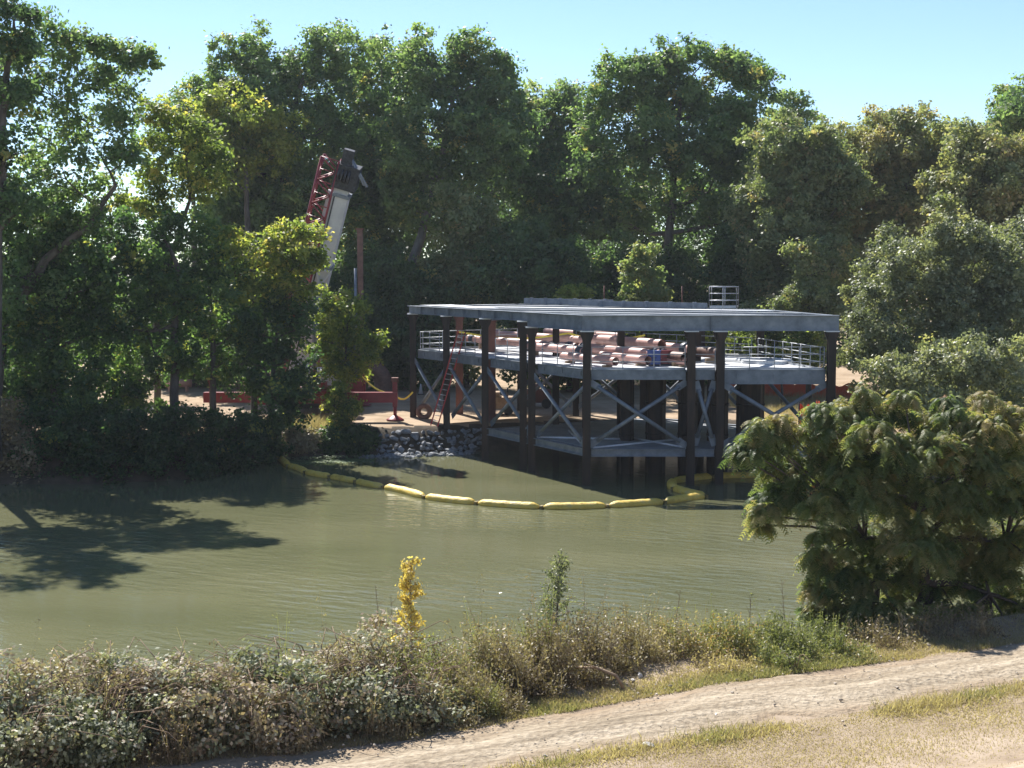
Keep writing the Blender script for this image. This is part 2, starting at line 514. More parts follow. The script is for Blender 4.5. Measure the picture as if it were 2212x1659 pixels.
s2 = n.new("ShaderNodeMath"); s2.operation = 'ADD'; s2.use_clamp = True; l.new(sm.outputs[0], s2.inputs[0]); l.new(eat.outputs["Fac"], s2.inputs[1])
mz = n.new("ShaderNodeMix"); mz.data_type = 'RGBA'
l.new(s2.outputs[0], mz.inputs[0]); mz.inputs[6].default_value = (.27, .205, .14, 1); l.new(mx.outputs[2], mz.inputs[7])
l.new(mz.outputs[2], b.inputs["Base Color"])
b.inputs["Roughness"].default_value = .95; b.inputs["Specular IOR Level"].default_value = .1
bp = n.new("ShaderNodeBump"); bp.inputs["Strength"].default_value = .9; bp.inputs["Distance"].default_value = .08
l.new(t2.outputs[0], bp.inputs["Height"]); l.new(bp.outputs[0], b.inputs["Normal"])
rd = link('dirt_road', rm, m)
tag(rd, kind='structure')

# river
wm = bpy.data.meshes.new('river_water')
wm.from_pydata([(-300, 14, 0), (300, 14, 0), (300, 84, 0), (-300, 84, 0)], [], [(0, 1, 2, 3)])
m, n, l, b = nmat('murky_green_water')
tc = n.new("ShaderNodeTexCoord")
def wnoise(scale, stretch, rot, detail=3):
    mp = n.new("ShaderNodeMapping"); mp.inputs["Rotation"].default_value = (0, 0, rot)
    m2 = n.new("ShaderNodeMapping"); m2.inputs["Scale"].default_value = stretch
    l.new(tc.outputs["Object"], mp.inputs[0]); l.new(mp.outputs[0], m2.inputs[0])
    t = n.new("ShaderNodeTexNoise"); t.inputs["Scale"].default_value = scale; t.inputs["Detail"].default_value = detail
    l.new(m2.outputs[0], t.inputs[0])
    return t
tb = wnoise(.09, (1, 2.2, 1), .2, 4)
rb = ramp(n, [(.35, (.108, .112, .058)), (.65, (.138, .138, .075))])
l.new(tb.outputs[0], rb.inputs[0]); l.new(rb.outputs[0], b.inputs["Base Color"])
b.inputs["Roughness"].default_value = .1
b.inputs["IOR"].default_value = 1.42
w1 = wnoise(1.8, (.5, 1.5, 1), R(24), 3)
w2 = wnoise(.9, (.5, 1.3, 1), R(-14), 2)
mask = wnoise(.07, (1, 1.6, 1), 0, 2)
rmk = ramp(n, [(.38, (.12, .12, .12)), (.6, (1, 1, 1))])
l.new(mask.outputs[0], rmk.inputs[0])
# calm near the far bank and inside the boom, rougher in the open middle
sx = n.new("ShaderNodeSeparateXYZ"); l.new(tc.outputs["Object"], sx.inputs[0])
mr = n.new("ShaderNodeMapRange"); mr.inputs[1].default_value = 61; mr.inputs[2].default_value = 53; mr.inputs[3].default_value = .12; mr.inputs[4].default_value = 1
l.new(sx.outputs[1], mr.inputs[0])
mrx = n.new("ShaderNodeMapRange"); mrx.inputs[1].default_value = -14; mrx.inputs[2].default_value = 2; mrx.inputs[3].default_value = .5; mrx.inputs[4].default_value = 1
l.new(sx.outputs[0], mrx.inputs[0])
def mul(a, b_):
    q = n.new("ShaderNodeMath"); q.operation = 'MULTIPLY'; l.new(a, q.inputs[0])
    if hasattr(b_, 'name'): l.new(b_, q.inputs[1])
    else: q.inputs[1].default_value = b_
    return q.outputs[0]
ad = n.new("ShaderNodeMath"); ad.operation = 'MULTIPLY_ADD'
l.new(w2.outputs[0], ad.inputs[0]); ad.inputs[1].default_value = .3; l.new(w1.outputs[0], ad.inputs[2])
stg = mul(mul(mul(mr.outputs[0], mrx.outputs[0]), rmk.outputs[0]), .95)
bp = n.new("ShaderNodeBump"); bp.inputs["Distance"].default_value = .16
l.new(stg, bp.inputs["Strength"]); l.new(ad.outputs[0], bp.inputs["Height"]); l.new(bp.outputs[0], b.inputs["Normal"])
wo = link('river_water', wm, m)
tag(wo, kind='structure')

# ------------------------------------------------------------------ the steel platform
A, RR, BR, K, L_ = Vector((3.46, 64)), Vector((14.75, 64)), Vector((13.1, 73.2)), Vector((.5, 84.6)), Vector((-5.73, 80.2))
def lerp2(a, b, t): return a + (b - a) * t
P2, P3, B_ = lerp2(L_, A, .23), lerp2(L_, A, .47), lerp2(L_, A, .73)
F1, F2 = Vector((8.28, 64)), Vector((9.62, 64))
BK = [lerp2(BR, K, t) for t in (.22, .45, .74)]
EN = lerp2(L_, K, .42)
CEN = Vector((5.2, 72))
plat = empty('steel_platform', (3.46, 64, 0))
tag(plat, 'two-level galvanised steel platform on dark posts standing at the river edge', 'platform')
UT, UB, UBL = 7.87, 7.15, 7.42      # upper frame: top, underside of deep front beams, underside of slimmer beams
MT, MBZ = 5.31, 4.87                # middle deck
LT, LB = 1.66, 1.30                 # lower frame
def v3(p, z): return Vector((p.x, p.y, z))
def outward(a, b):
    d = (b - a).normalized(); nn = Vector((d.y, -d.x))
    if nn.dot((a + b) / 2 - CEN) < 0: nn = -nn
    return nn

def post(p, zb, zt, mat='post', w=.36):
    mb = MB()
    p0, p1 = v3(p, zb), v3(p, zt)
    mb.ibeam(p0, p1, w, w, .05, up=(0, 1, 0))
    # flared head
    for sgn in (-1, 1):
        vs = [(p.x + sgn * w * .5, p.y - .04, zt - .45), (p.x + sgn * w * .5, p.y + .04, zt - .45), (p.x + sgn * w * .5, p.y + .04, zt), (p.x + sgn * w * .5, p.y - .04, zt),
              (p.x + sgn * w * .95, p.y - .04, zt), (p.x + sgn * w * .95, p.y + .04, zt), (p.x + sgn * w * .95, p.y + .04, zt - .08), (p.x + sgn * w * .95, p.y - .04, zt - .08)]
        mb.add(vs, [(0, 1, 2, 3), (4, 5, 6, 7), (0, 3, 4, 7), (1, 6, 5, 2), (3, 2, 5, 4), (0, 7, 6, 1)])
    mb.build('post', M[mat], plat)
    c = MB().box((p.x, p.y, zt + .025), (.62, .5, .045)).build('bearing_plate', M['galv_top'], plat)

for p, zb, zt in [(A, -1.5, UB), (B_, -1.5, UB), (RR, -1.5, UB), (F1, -1.5, UB), (F2, -1.5, UB)]:
    post(p, zb, zt - .05)
for p in (L_, P2, P3, B_ + Vector((-.42, .6)), BR, *BK, K):
    post(p, -1 if p.y < 78 else .9, UBL - .05)
for p in (EN, lerp2(EN, P3, .45) + Vector((1.2, 1.6)), lerp2(P2, BK[2], .33)):
    post(p, .9, UBL - .05, 'rust', .42)
for p in (lerp2(B_, BK[1], .45), lerp2(B_, BK[2], .5), lerp2(F1, BK[0], .55), lerp2(A, BK[1], .55)):
    post(p, -1.3, UBL - .05)

# upper frame
def edge_beam(a, b, zt, zb, w, off, name='edge_beam', ext=(0, 0), mat='galv'):
    step = 1.6 if zt - zb < .6 else 5.5
    nn = outward(a, b); d = (b - a).normalized()
    a2, b2 = a + nn * off - d * ext[0], b + nn * off + d * ext[1]
    zc = (zt + zb) / 2
    mb = MB().ibeam(v3(a2, zc), v3(b2, zc), w, zt - zb, .035)
    k = int((b2 - a2).length / step)
    for i in range(1, k):                       # web stiffeners
        q = lerp2(a2, b2, i / k)
        r = Matrix.Rotation(math.atan2(d.y, d.x), 3, 'Z')
        mb.box(v3(q + nn * (w * .25), zc), (.02, w * .42, zt - zb - .08), r)
    return mb.build(name, M[mat], plat)
edge_beam(L_, B_, UT, UBL, .3, .05, ext=(.35, -.1))
edge_beam(B_, A, UT, UB, .34, .1, ext=(.25, -.02))
edge_beam(A, RR, UT, UB, .34, .06, ext=(.22, .3))
edge_beam(RR, BR, UT, UBL, .3, .05, ext=(-.3, .2))
edge_beam(BR, K, UT, UBL, .3, .05, ext=(-.3, .2))
edge_beam(K, L_, UT, UBL, .3, .05, ext=(-.3, -.2))
POLY = [L_, A, RR, BR, K]
def clip(p, d, poly):
    t0, t1 = -1e9, 1e9
    n = len(poly)
    for i in range(n):
        a, b = poly[i], poly[(i + 1) % n]
        nn = outward(a, b)
        dn, num = d.dot(nn), (a - p).dot(nn)
        if abs(dn) < 1e-9:
            if num < 0: return None
        elif dn > 0: t1 = min(t1, num / dn)
        else: t0 = max(t0, num / dn)
    return (p + d * t0, p + d * t1) if t1 - t0 > .8 else None
jd = Vector((.9, -.435)).normalized(); jn = Vector((.435, .9))
for i in range(-14, 15):
    c = clip(CEN + jn * i * 1.02, jd, POLY)
    if c:
        a, b = c
        a, b = a + jd * .35, b - jd * .35
        if (b - a).length > 1: MB().ibeam(v3(a, UT - .22), v3(b, UT - .22), .16, .2, .025).build('joist', M['galv'], plat)
for off, wd_ in ((-6.8, .5), (-4.6, .8), (-1.2, .6), (1.9, 1.1), (5.6, .8)):
    c0, c1 = clip(CEN + jn * off, jd, POLY), clip(CEN + jn * (off + wd_), jd, POLY)
    if c0 and c1:
        q4 = [c0[0] + jd * .5, c0[1] - jd * .5, c1[1] - jd * .5, c1[0] + jd * .5]
        MB().plate([(p.x, p.y) for p in q4], UT + .012, .03).build('grating_panel', M['grating' if wd_ < 1.0 else 'galv_top'], plat)
for a, b in ((P3, BK[2]), (B_, BK[1]), (A, BK[0]), (F2, BR)):
    MB().ibeam(v3(lerp2(a, b, .05), UBL + .02), v3(lerp2(a, b, .95), UBL + .02), .26, .3, .03).build('cross_beam', M['galv'], plat)
ud = (A - L_).normalized()
un = Vector((-ud.y, ud.x)); un = un if un.x > 0 else -un
pl = [L_ + ud * .2 + un * .35, L_ + ud * 7.5 + un * .35, L_ + ud * 7.5 + un * 1.5, L_ + ud * .2 + un * 2.4]
MB().plate([(p.x, p.y) for p in pl], UT + .045, .03).build('deck_plate', M['galv_top'], plat)
for a, b, h in ((lerp2(K, BR, .02), lerp2(K, BR, .42), .34), (lerp2(K, BR, .3) + Vector((-1.0, -1.1)), lerp2(K, BR, .86) + Vector((-1, -1.1)), .3)):
    mb = MB().bar(v3(a, UT + h / 2 + .02), v3(b, UT + h / 2 + .02), .09, h)
    for k in range(6):
        q = lerp2(a, b, (k + .5) / 6)
        mb.box(v3(q, UT + h / 2 + .03), (.2, .2, h + .05))
    mb.build('kerb_channel', M['galv'], plat)
for x, y in ((1305, 660), (1473, 662)):
    q = on(x, y, UT)
    MB().tube((q.x, q.y, UT - .2), (q.x, q.y, UT + 1.15), .035, n=6).build('threaded_rod', M['rust'], plat)

# guard rails
def railing(a, b, z, h=1.07, n=None, parent=plat, rails=3):
    L = (b - a).length
    n = n or max(2, round(L / 1.25) + 1)
    mb = MB()
    for i in range(n):
        q = lerp2(a, b, i / (n - 1))
        mb.tube(v3(q, z), v3(q, z + h), .022, n=6)
    for k in range(rails):
        zz = z + h * (1 - k * .32)
        mb.tube(v3(a, zz), v3(b, zz), .02, n=6)
    nn = (b - a).normalized()
    mb.bar(v3(a, z + .06), v3(b, z + .06), .012, .1)
    return mb.build('railing', M['rail'], parent)
q0, q1 = on(1532, 668, UT), on(1613, 672, UT)
p0, p1 = Vector((q0.x, q0.y)), Vector((q1.x, q0.y))
railing(p0, p1, UT + .05, 1.15, 3)
railing(p0 + Vector((.35, 1.6)), p1 + Vector((.35, 1.6)), UT + .05, 1.1, 3)
railing(p0, p0 + Vector((.35, 1.6)), UT + .05, 1.12, 2)
railing(p1, p1 + Vector((.35, 1.6)), UT + .05, 1.12, 2)

# middle deck
INS = .28
def inset(poly, d):
    n = len(poly); out = []
    for i in range(n):
        a, b, c = poly[i - 1], poly[i], poly[(i + 1) % n]
        n1, n2 = outward(a, b), outward(b, c)
        bis = (n1 + n2).normalized()
        out.append(b - bis * d / max(.3, bis.dot(n1)))
    return out
MP = inset(POLY, INS)
mdeck = MB().plate([(p.x, p.y) for p in MP], MT, .05).build('deck', M['galv_top'], plat)
MBm = inset(POLY, .33)
names = {0: (MT - .004, MBZ), 1: (MT - .004, MBZ), 2: (MT - .004, MBZ), 3: (MT - .004, MBZ), 4: (MT - .004, MBZ)}
def fascia(a, b, zb):
    d = (b - a).normalized(); nn = outward(a, b)
    a2, b2 = a - nn * (INS - .06), b - nn * (INS - .06)
    zt = MT + .03; zc = (zt + zb) / 2
    mb = MB().ibeam(v3(a2 + d * .22, zc), v3(b2 - d * .22, zc), .1, zt - zb, .03)
    k = max(2, int((b2 - a2).length / 1.5))
    r = Matrix.Rotation(math.atan2(d.y, d.x), 3, 'Z')
    for i in range(k):
        q = lerp2(a2, b2, (i + .5) / k)
        mb.box(v3(q + nn * .05, zc + .02), (.14, .03, (zt - zb) * .45), r)
    mb.build('fascia_beam', M['galv'], plat)
for a, b in ((L_, P2), (P2, P3), (P3, B_), (B_, A), (A, F1), (F1, F2)):
    fascia(a, b, MBZ)
fascia(F2, RR, 4.66)
fascia(RR, BR, MBZ); fascia(K, L_, MBZ)
for a, b in zip((BR, *BK), (*BK, K)): fascia(a, b, MBZ)
for a, b in ((P2, BK[2]), (P3, BK[1]), (B_, BK[0]), (A, BR), (F1, BR)):
    MB().ibeam(v3(lerp2(a, b, .06), MT - .24), v3(lerp2(a, b, .94), MT - .24), .22, .36, .03).build('deck_beam', M['galv'], plat)
def rin(a, b, t0, t1):
    nn = outward(a, b) * -.36
    return lerp2(a, b, t0) + nn, lerp2(a, b, t1) + nn
for a, b, t0, t1 in ((L_, P2, .06, .92), (P2, P3, .1, .6), (P3, B_, .1, .88), (B_, A, .08, .93), (A, F1, .05, .95), (F1, F2, .14, .86), (F2, RR, .05, .95),
                     (RR, BR, .05, .93), (BR, BK[0], .08, .94), (BK[0], BK[1], .06, .94), (BK[1], BK[2], .06, .94), (K, L_, .06, .94)):
    p, q = rin(a, b, t0, t1)
    railing(p, q, MT)

# lower frame
LP = [P3, B_, A, F1, F2, RR, BR, BK[0], BK[1]]
for i in range(len(LP) - 1):
    a, b = LP[i], LP[i + 1]
    d = (b - a).normalized(); nn = outward(a, b)
    o_ = nn * .1
    zc = (LT + LB) / 2
    mb = MB().ibeam(v3(a + d * .22 - o_, zc), v3(b - d * .22 - o_, zc), .26, LT - LB, .03)
    mb.build('lower_beam', M['galv'], plat)
for a, b in ((B_, BK[1]), (A, BK[0]), (F1, BK[0]), (F2, BR), (P3, BK[1])):
    MB().ibeam(v3(lerp2(a, b, .05), 1.47), v3(lerp2(a, b, .95), 1.47), .2, .26, .025).build('lower_cross_beam', M['galv'], plat)
lf = inset([P3, B_, A, F1, F2, RR, BR, BK[0], BK[1]], .55)
MB().plate([(p.x, p.y) for p in lf], LT - .03, .04).build('lower_floor', M['grating'], plat)
mid = lerp2(lerp2(B_, A, .5), lerp2(BK[1], BK[0], .5), .22)
for a, b in ((B_, lerp2(A, BK[0], .3)), (A, lerp2(B_, BK[1], .3)), (F1, lerp2(A, BK[0], .35)), (A, lerp2(F1, BK[0], .35)), (F2, lerp2(BR, F2, .5)), (RR, lerp2(F2, BR, .5))):
    MB().tube(v3(lerp2(a, b, .06), LT + .03), v3(lerp2(a, b, .97), LT + .03), .05, n=8).build('floor_brace', M['galv_top'], plat)

# crossed pipe braces with gusset plates
def brace(a, b, za, zb, o):
    nn = outward(a, b); d = (b - a).normalized()
    p, q = v3(a + d * .25 - nn * o, za), v3(b - d * .25 - nn * o, zb)
    u = (q - p).normalized()
    mb = MB().tube(p + u * .28, q - u * .28, .095, n=10)
    for e, s_ in ((p, 1), (q, -1)):
        mb.bar(e - u * .1 * s_, e + u * .42 * s_, .03, .3)
    mb.build('brace', M['galv'], plat)
for a, b, zl in ((L_, P2, 1.9), (P2, P3, 1.9), (P3, B_, 1.9), (B_, A, 1.85), (A, F1, 1.85), (F1, F2, 1.9), (F2, RR, 1.85), (RR, BR, 1.9), (BR, BK[0], 1.9), (BK[0], BK[1], 1.9), (BK[1], BK[2], 1.9), (BK[2], K, 2.0)):
    zt = 4.62 if (a, b) == (F2, RR) else 4.72
    brace(a, b, zt, zl, .02)
    brace(a, b, zl, zt, .24)

# fat steel casings standing in the water under the deck
def casing(x, y, r, lab):
    mb = MB()
    n = 20
    vs, fs = [], []
    for z in (-1.4, MT - .35):
        for k in range(n):
            t = 2 * math.pi * k / n
            rr = r * (1 if k % 4 < 2 else .86)
            vs.append((x + rr * math.cos(t), y + rr * math.sin(t), z))
    fs = [(k, (k + 1) % n, n + (k + 1) % n, n + k) for k in range(n)] + [tuple(range(n, 2 * n))]
    mb.add(vs, fs)
    for z in (1.9, 3.4):
        mb.path([(x, y, z), (x, y, z + .1)], r * 1.04, 20, True)
    o = mb.build('steel_casing', M['post'])
    tag(o, lab, 'casing', 'dark ribbed casings under the platform')
casing(5.6, 67.5, .36, 'slim dark ribbed steel casing in water, leftmost under the platform')
casing(7.05, 67.8, .5, 'dark ribbed steel casing just left of the paired front posts')
casing(8.6, 67.6, .48, 'dark ribbed steel casing behind the left one of the paired posts')
casing(10.0, 67.2, .52, 'dark ribbed steel casing behind the right one of the paired posts')
casing(11.55, 67.0, .68, 'widest dark steel casing under the platform right bay')

# ------------------------------------------------------------------ things lying on the deck
def pipe_spool(a, b, r, lab, mat='pipe', ncoup=1, z=None, flange=True):
    a, b = Vector(a), Vector(b)
    d = (b - a).normalized()
    root = empty('steel_pipe', (a + b) / 2 - Vector((0, 0, r)))
    tag(root, lab, 'pipe', 'pipes lying on the middle deck')
    mb = MB()
    n = 16
    mb.path([a, b], r, n, False)
    mb.path([a + d * .004, b - d * .004], r * .88, n, False)
    mb.build('barrel', M[mat], root)
    for t in ([.5] if ncoup == 1 else [i / max(1, ncoup - 1) * .9 + .05 for i in range(ncoup)]):
        c = a.lerp(b, t)
        MB().path([c - d * .2, c - d * .17, c - d * .05, c + d * .05, c + d * .17, c + d * .2], [r * 1.02, r * 1.28, r * 1.28, r * 1.34, r * 1.28, r * 1.02], n).build('coupling', M['coupling'], root)
    sd = Vector((-d.y, d.x, 0))
    for t in (.15, .85):
        c = a.lerp(b, t)
        MB().bar(Vector((c.x, c.y, 0)) - sd * r * 1.3 + Vector((0, 0, (MT + c.z - r) / 2)), Vector((c.x, c.y, 0)) + sd * r * 1.3 + Vector((0, 0, (MT + c.z - r) / 2)), .12, max(.04, c.z - r - MT - .002)).build('timber_support', M['wood'], root)
    return root
U = Vector((.56, -.83, 0)).normalized(); W = Vector((.83, .56, 0))
def sp(x, y, z):
    q = on(x, y, z); return Vector((q.x, q.y, z))
pipe_spool(sp(1012, 731, 5.85), sp(1245, 750, 5.85), .22, 'long pink pipe at the left end of the deck beside the ladder', ncoup=2)
pipe_spool(sp(1060, 720, 5.9), sp(1290, 737, 5.9), .23, 'long pink pipe at the back left of the deck', ncoup=2)
pipe_spool(sp(1135, 747, 5.8), sp(1262, 759, 5.8), .22, 'pink pipe with dark couplings behind the corner railing', ncoup=2)
pipe_spool(sp(1256, 751, 5.85), sp(1425, 766, 5.85), .24, 'pink pipe with dark coupling just right of the corner post', ncoup=2)
pipe_spool(sp(1270, 731, 6.15), sp(1430, 744, 6.15), .26, 'thick pink pipe raised above the others at deck centre', ncoup=1)
pipe_spool(sp(1215, 769, 5.62), sp(1330, 781, 5.62), .2, 'short bright pink pipe low behind the front railing', ncoup=0)
pipe_spool(sp(1300, 767, 5.62), sp(1400, 778, 5.62), .2, 'thin pink pipe lying low near the front edge', ncoup=0)
pipe_spool(sp(1305, 739, 5.95), sp(1492, 755, 5.95), .26, 'thick pink pipe left of the paired posts', ncoup=2)
pipe_spool(sp(1385, 763, 5.75), sp(1480, 773, 5.75), .26, 'rusty brown pipe near the front edge left of the paired posts', 'pipe_dark', ncoup=1)
pipe_spool(sp(1440, 751, 5.85), sp(1556, 763, 5.85), .28, 'rusty brown pipe running behind the paired front posts', 'pipe_dark', ncoup=1)
pipe_spool(sp(1430, 776, 5.58), sp(1484, 781, 5.58), .18, 'short pink pipe stub beside the blue box', ncoup=0)
pipe_spool(sp(1180, 716, 6.1), sp(1340, 727, 6.1), .24, 'pink pipe furthest back at deck centre', ncoup=1)

def crate(x, y, w, d, h, mat, lab, name='equipment_box'):
    q = on(x, y, MT)
    root = empty(name, (q.x, q.y, MT))
    tag(root, lab, 'box')
    MB().box((q.x, q.y, MT + .08 + h / 2), (w, d, h)).build('body', M[mat], root)
    MB().box((q.x, q.y, MT + .08 + h + .03), (w + .06, d + .06, .05)).build('lid', M[mat], root)
    MB().box((q.x, q.y, MT + .04), (w * .9, d * .9, .075)).build('skid', M['dark'], root)
    MB().bar((q.x - w * .2, q.y - d / 2 - .03, MT + h * .65), (q.x + w * .2, q.y - d / 2 - .03, MT + h * .65), .03, .03).build('handle', M['dark'], root)
crate(1412, 790, .6, .5, .62, 'blue', 'small blue steel box on the deck between pipes')
crate(1438, 789, .6, .5, .6, 'red', 'small red steel box right of the blue box on the deck')
q = on(1655, 783, MT)
hr = empty('hatch_cover', (q.x, q.y, MT))
tag(hr, 'pale octagonal hatch cover plate lying on the right bay deck', 'hatch')
poly = [(q.x + 1.35 * math.cos(t * math.pi / 4 + .3), q.y + 1.7 * math.sin(t * math.pi / 4 + .3)) for t in range(8)]
MB().plate(poly, MT + .16, .15).build('plate', M['galv_top'], hr)
MB().bar((q.x - .3, q.y, MT + .2), (q.x + .3, q.y, MT + .2), .08, .07).build('handle', M['galv'], hr)

# red ladder leaning on the left side of the platform
la, lb = Vector((-4.3, 76.3, 1.35)), Vector((-2.75, 75.55, 6.55))
lad = empty('ladder', la)
tag(lad, 'red extension ladder leaning on the left side of the platform', 'ladder')
dl = (lb - la).normalized()
sd = Vector((.9, .38, 0)); sd = (sd - dl * sd.dot(dl)).normalized()
for s_ in (-.21, .21):
    MB().bar(la + sd * s_, lb + sd * s_, .07, .12, up=(0, 1, 0)).build('rail', M['ladder'], lad)
for i in range(1, 18):
    c = la.lerp(lb, i / 18)
    MB().tube(c - sd * .21, c + sd * .21, .018, n=6).build('rung', M['galv_top'], lad)
MB().bar(la.lerp(lb, .86) - sd * .25 + Vector((0, -.09, 0)), la.lerp(lb, 1.02) - sd * .25 + Vector((0, -.09, 0)), .05, .09, up=(0, 1, 0)).build('fly_rail', M['rust'], lad)
MB().bar(la.lerp(lb, .86) + sd * .25 + Vector((0, -.09, 0)), la.lerp(lb, 1.02) + sd * .25 + Vector((0, -.09, 0)), .05, .09, up=(0, 1, 0)).build('fly_rail', M['rust'], lad)

# ------------------------------------------------------------------ yellow containment boom
BP = [(-12.55, 73.4), (-11.3, 69.7), (-10.1, 67.5), (-8.7, 66.0), (-7.3, 64.5), (-5.84, 62.8), (-3.8, 60.0), (-1.5, 58.46), (1.24, 57.4), (4.01, 57.7), (6.5, 58.7), (8.45, 60.2), (7.35, 62.4), (7.5, 64.4), (9.6, 66.0), (12.2, 66.2), (15.0, 67.5)]
boom = empty('containment_boom', (BP[7][0], BP[7][1], 0))
tag(boom, 'yellow floating containment boom curving on the water round the platform', 'boom')
for i in range(len(BP) - 1):
    a, b = Vector((*BP[i], 0)), Vector((*BP[i + 1], 0))
    L = (b - a).length; d = (b - a) / L; sd = Vector((-d.y, d.x, 0))
    sub = .17 if i < 5 else .2
    mb = MB()
    N, n = 18, 12
    vs, fs = [], []
    bow = random.uniform(-.12, .12)
    for j in range(N + 1):
        t = j / N
        e = min(1, math.sin(math.pi * min(t, 1 - t) / .13 * .5) if min(t, 1 - t) < .13 else 1)
        r = max(.02, sub * (.18 + .82 * e) * (1 + (.05 * math.sin(t * 21 + i) if i < 6 else .035 * math.sin(t * 31 + i) + .02 * math.sin(t * 57 + 2 * i))))
        c = a + d * (L * (.012 + t * .976)) + sd * bow * math.sin(math.pi * t) + Vector((0, 0, .06))
        for k in range(n):
            th = 2 * math.pi * k / n
            rz = r * (1.05 if math.sin(th) > .9 else 1)
            vs.append(c + sd * math.cos(th) * r * 1.15 + Vector((0, 0, math.sin(th) * rz)))
    for j in range(N):
        for k in range(n):
            k2 = (k + 1) % n
            fs.append((j * n + k, j * n + k2, (j + 1) * n + k2, (j + 1) * n + k))
    fs += [tuple(range(n))[::-1], tuple(N * n + k for k in range(n))]
    mb.add(vs, fs, True)
    f_ = mb.build('float_section', M['yellow'], boom)
    MB().box(b + Vector((0, 0, .03)), (.12, .3, .22), Matrix.Rotation(math.atan2(d.y, d.x), 3, 'Z')).build('joint', M['skirt'], boom)
    MB().bar(a + d * .1 + Vector((0, 0, -.2)), b - d * .1 + Vector((0, 0, -.2)), .02, .3).build('skirt', M['skirt'], boom)

# ------------------------------------------------------------------ crane
cr_ = empty('truck_crane', (-12, 80.5, 1.35))
tag(cr_, 'red truck crane with white telescopic boom raised behind the bank trees', 'crane')
CX, G = -12.0, 1.36
bm = MB()
bm.box((CX, 83.6, G + 1.3), (2.6, 10.5, .55))
bm.box((CX + .1, 79.4, G + 1.55), (2.8, 1.5, .75))
bm.box((CX + .7, 79.2, G + 2.0), (1.3, 1.2, .35))
ch = bm.build('carrier', M['red'], cr_)
vs = [(CX - 1.2, 78.5, G + 1.93), (CX + 1.2, 78.5, G + 1.93), (CX + 1.2, 80, G + 1.93), (CX - 1.2, 80, G + 1.93), (CX - 1.0, 78.9, G + 2.2), (CX + .9, 78.9, G + 2.4), (CX + .9, 79.9, G + 2.4), (CX - 1.0, 79.9, G + 2.2)]
MB().box((CX + .62, 79.3, G + 2.62), (.3, .3, .5)).build('exhaust_stack', M['red'], cr_)
for (y, hw) in ((78.5, 5.2), (87.0, 2.5)):
    for s_ in (-1, 1):
        jx = CX + s_ * hw + .15
        MB().box(((CX + s_ * 1.9), y + .1, G + 1.35), (1.6, .62, .78)).build('outrigger_box', M['red'], cr_)
        ob = MB().box((CX + s_ * (1.2 + hw) / 2 + s_ * .4, y + .1, G + 1.36), (hw - 1.4, .44, .58)).build('outrigger_beam', M['red'], cr_)
        jk = MB().box((jx, y + .1, G + 1.55), (.26, .3, 1.45))
        jk.tube((jx, y + .1, G + .22), (jx, y + .1, G + .9), .1)
        jo = jk.build('jack', M['red'], cr_)
        mb = MB()
        mb.path([(jx, y + .1, G + .07), (jx, y + .1, G + .12), (jx, y + .1, G + .34)], [.52, .48, .1], 12)
        mb.build('foot_pad', M['red'], jo)
        mb = MB().box((jx, y + .1, G + 2.36), (.38, .4, .24)).build('jack_cap', M['rust'], jo)
for y in (81.4, 83.0, 86, 87.8):
    for s_ in (-1, 1):
        w = empty('wheel', (CX + s_ * 1.2, y, G + .6)); w.parent = cr_; w.location = Vector((CX + s_ * 1.2, y, G + .6)) - cr_.location
        c = Vector((CX + s_ * 1.2, y, G + .6))
        MB().path([c - Vector((.2, 0, 0)), c - Vector((.17, 0, 0)), c + Vector((.17, 0, 0)), c + Vector((.2, 0, 0))], [.48, .58, .58, .48], 20).build('tyre', M['black'], w)
        MB().path([c - Vector((.215, 0, 0)), c + Vector((.215, 0, 0))], [.3, .3], 14).build('rim', M['white'], w)
# cab of the carrier and superstructure
MB().box((CX - .6, 88.6, G + 2.2), (1.2, 1.6, 1.5)).build('driver_cab', M['red'], cr_)
sup = MB().box((CX + .05, 83.6, G + 2.15), (2.5, 3.6, .9))
sup.tube((CX, 83.6, G + 1.5), (CX, 83.6, G + 1.75), .8, n=20)
sup.build('turntable', M['white'], cr_)
MB().box((CX + .1, 86.0, G + 2.6), (2.7, 1.1, 1.5)).build('counterweight', M['red'], cr_)
ccab = MB().box((CX + 1.55, 82.7, G + 2.7), (.9, 1.5, 1.7)).build('operator_cab', M['white'], cr_)
MB().box((CX + 1.55, 81.93, G + 2.95), (.74, .03, .9)).build('window', M['glass'], ccab)
# telescopic boom, retracted
b0, b1 = Vector((-12.95, 83.6, G + 2.4)), at(745, 386, 80.6)
du = (b1 - b0).normalized(); fr = Vector((0, -1, 0)); fr = (fr - du * fr.dot(du)).normalized(); lt = du.cross(fr)
if lt.x > 0: lt = -lt            # towards the jib side
def bb(t0, t1, w, h, o1=0, o2=0):
    return MB().bar(b0.lerp(b1, t0) + lt * o1 + fr * o2, b0.lerp(b1, t1) + lt * o1 + fr * o2, w, h, up=tuple(fr))
boomp = bb(0, .93, 1.0, .95).build('boom_section', M['white'], cr_)
bb(.1, .97, .84, .8).build('boom_section', M['white'], cr_)
bb(.12, .915, .07, .06, .28, .5).build('cable_tray', M['dark'], boomp)
bb(.55, .93, .28, .25, .62, .1).build('side_box', M['white'], boomp)
for t in (.915, .56): bb(t, t + .015, 1.14, 1.08).build('collar', M['galv'], boomp)
mb = MB()
for s_ in (-1, 1):
    p0 = b0.lerp(b1, .56) + lt * (-.15 + s_ * .42) + fr * .52; p1 = b0.lerp(b1, .46) - lt * .1 + fr * .6
    mb.bar(p0, p1, .1, .1)
mb.bar(b0.lerp(b1, .555) + lt * .3 + fr * .54, b0.lerp(b1, .555) - lt * .6 + fr * .54, .1, .14)
mb.build('bracket', M['white'], boomp)
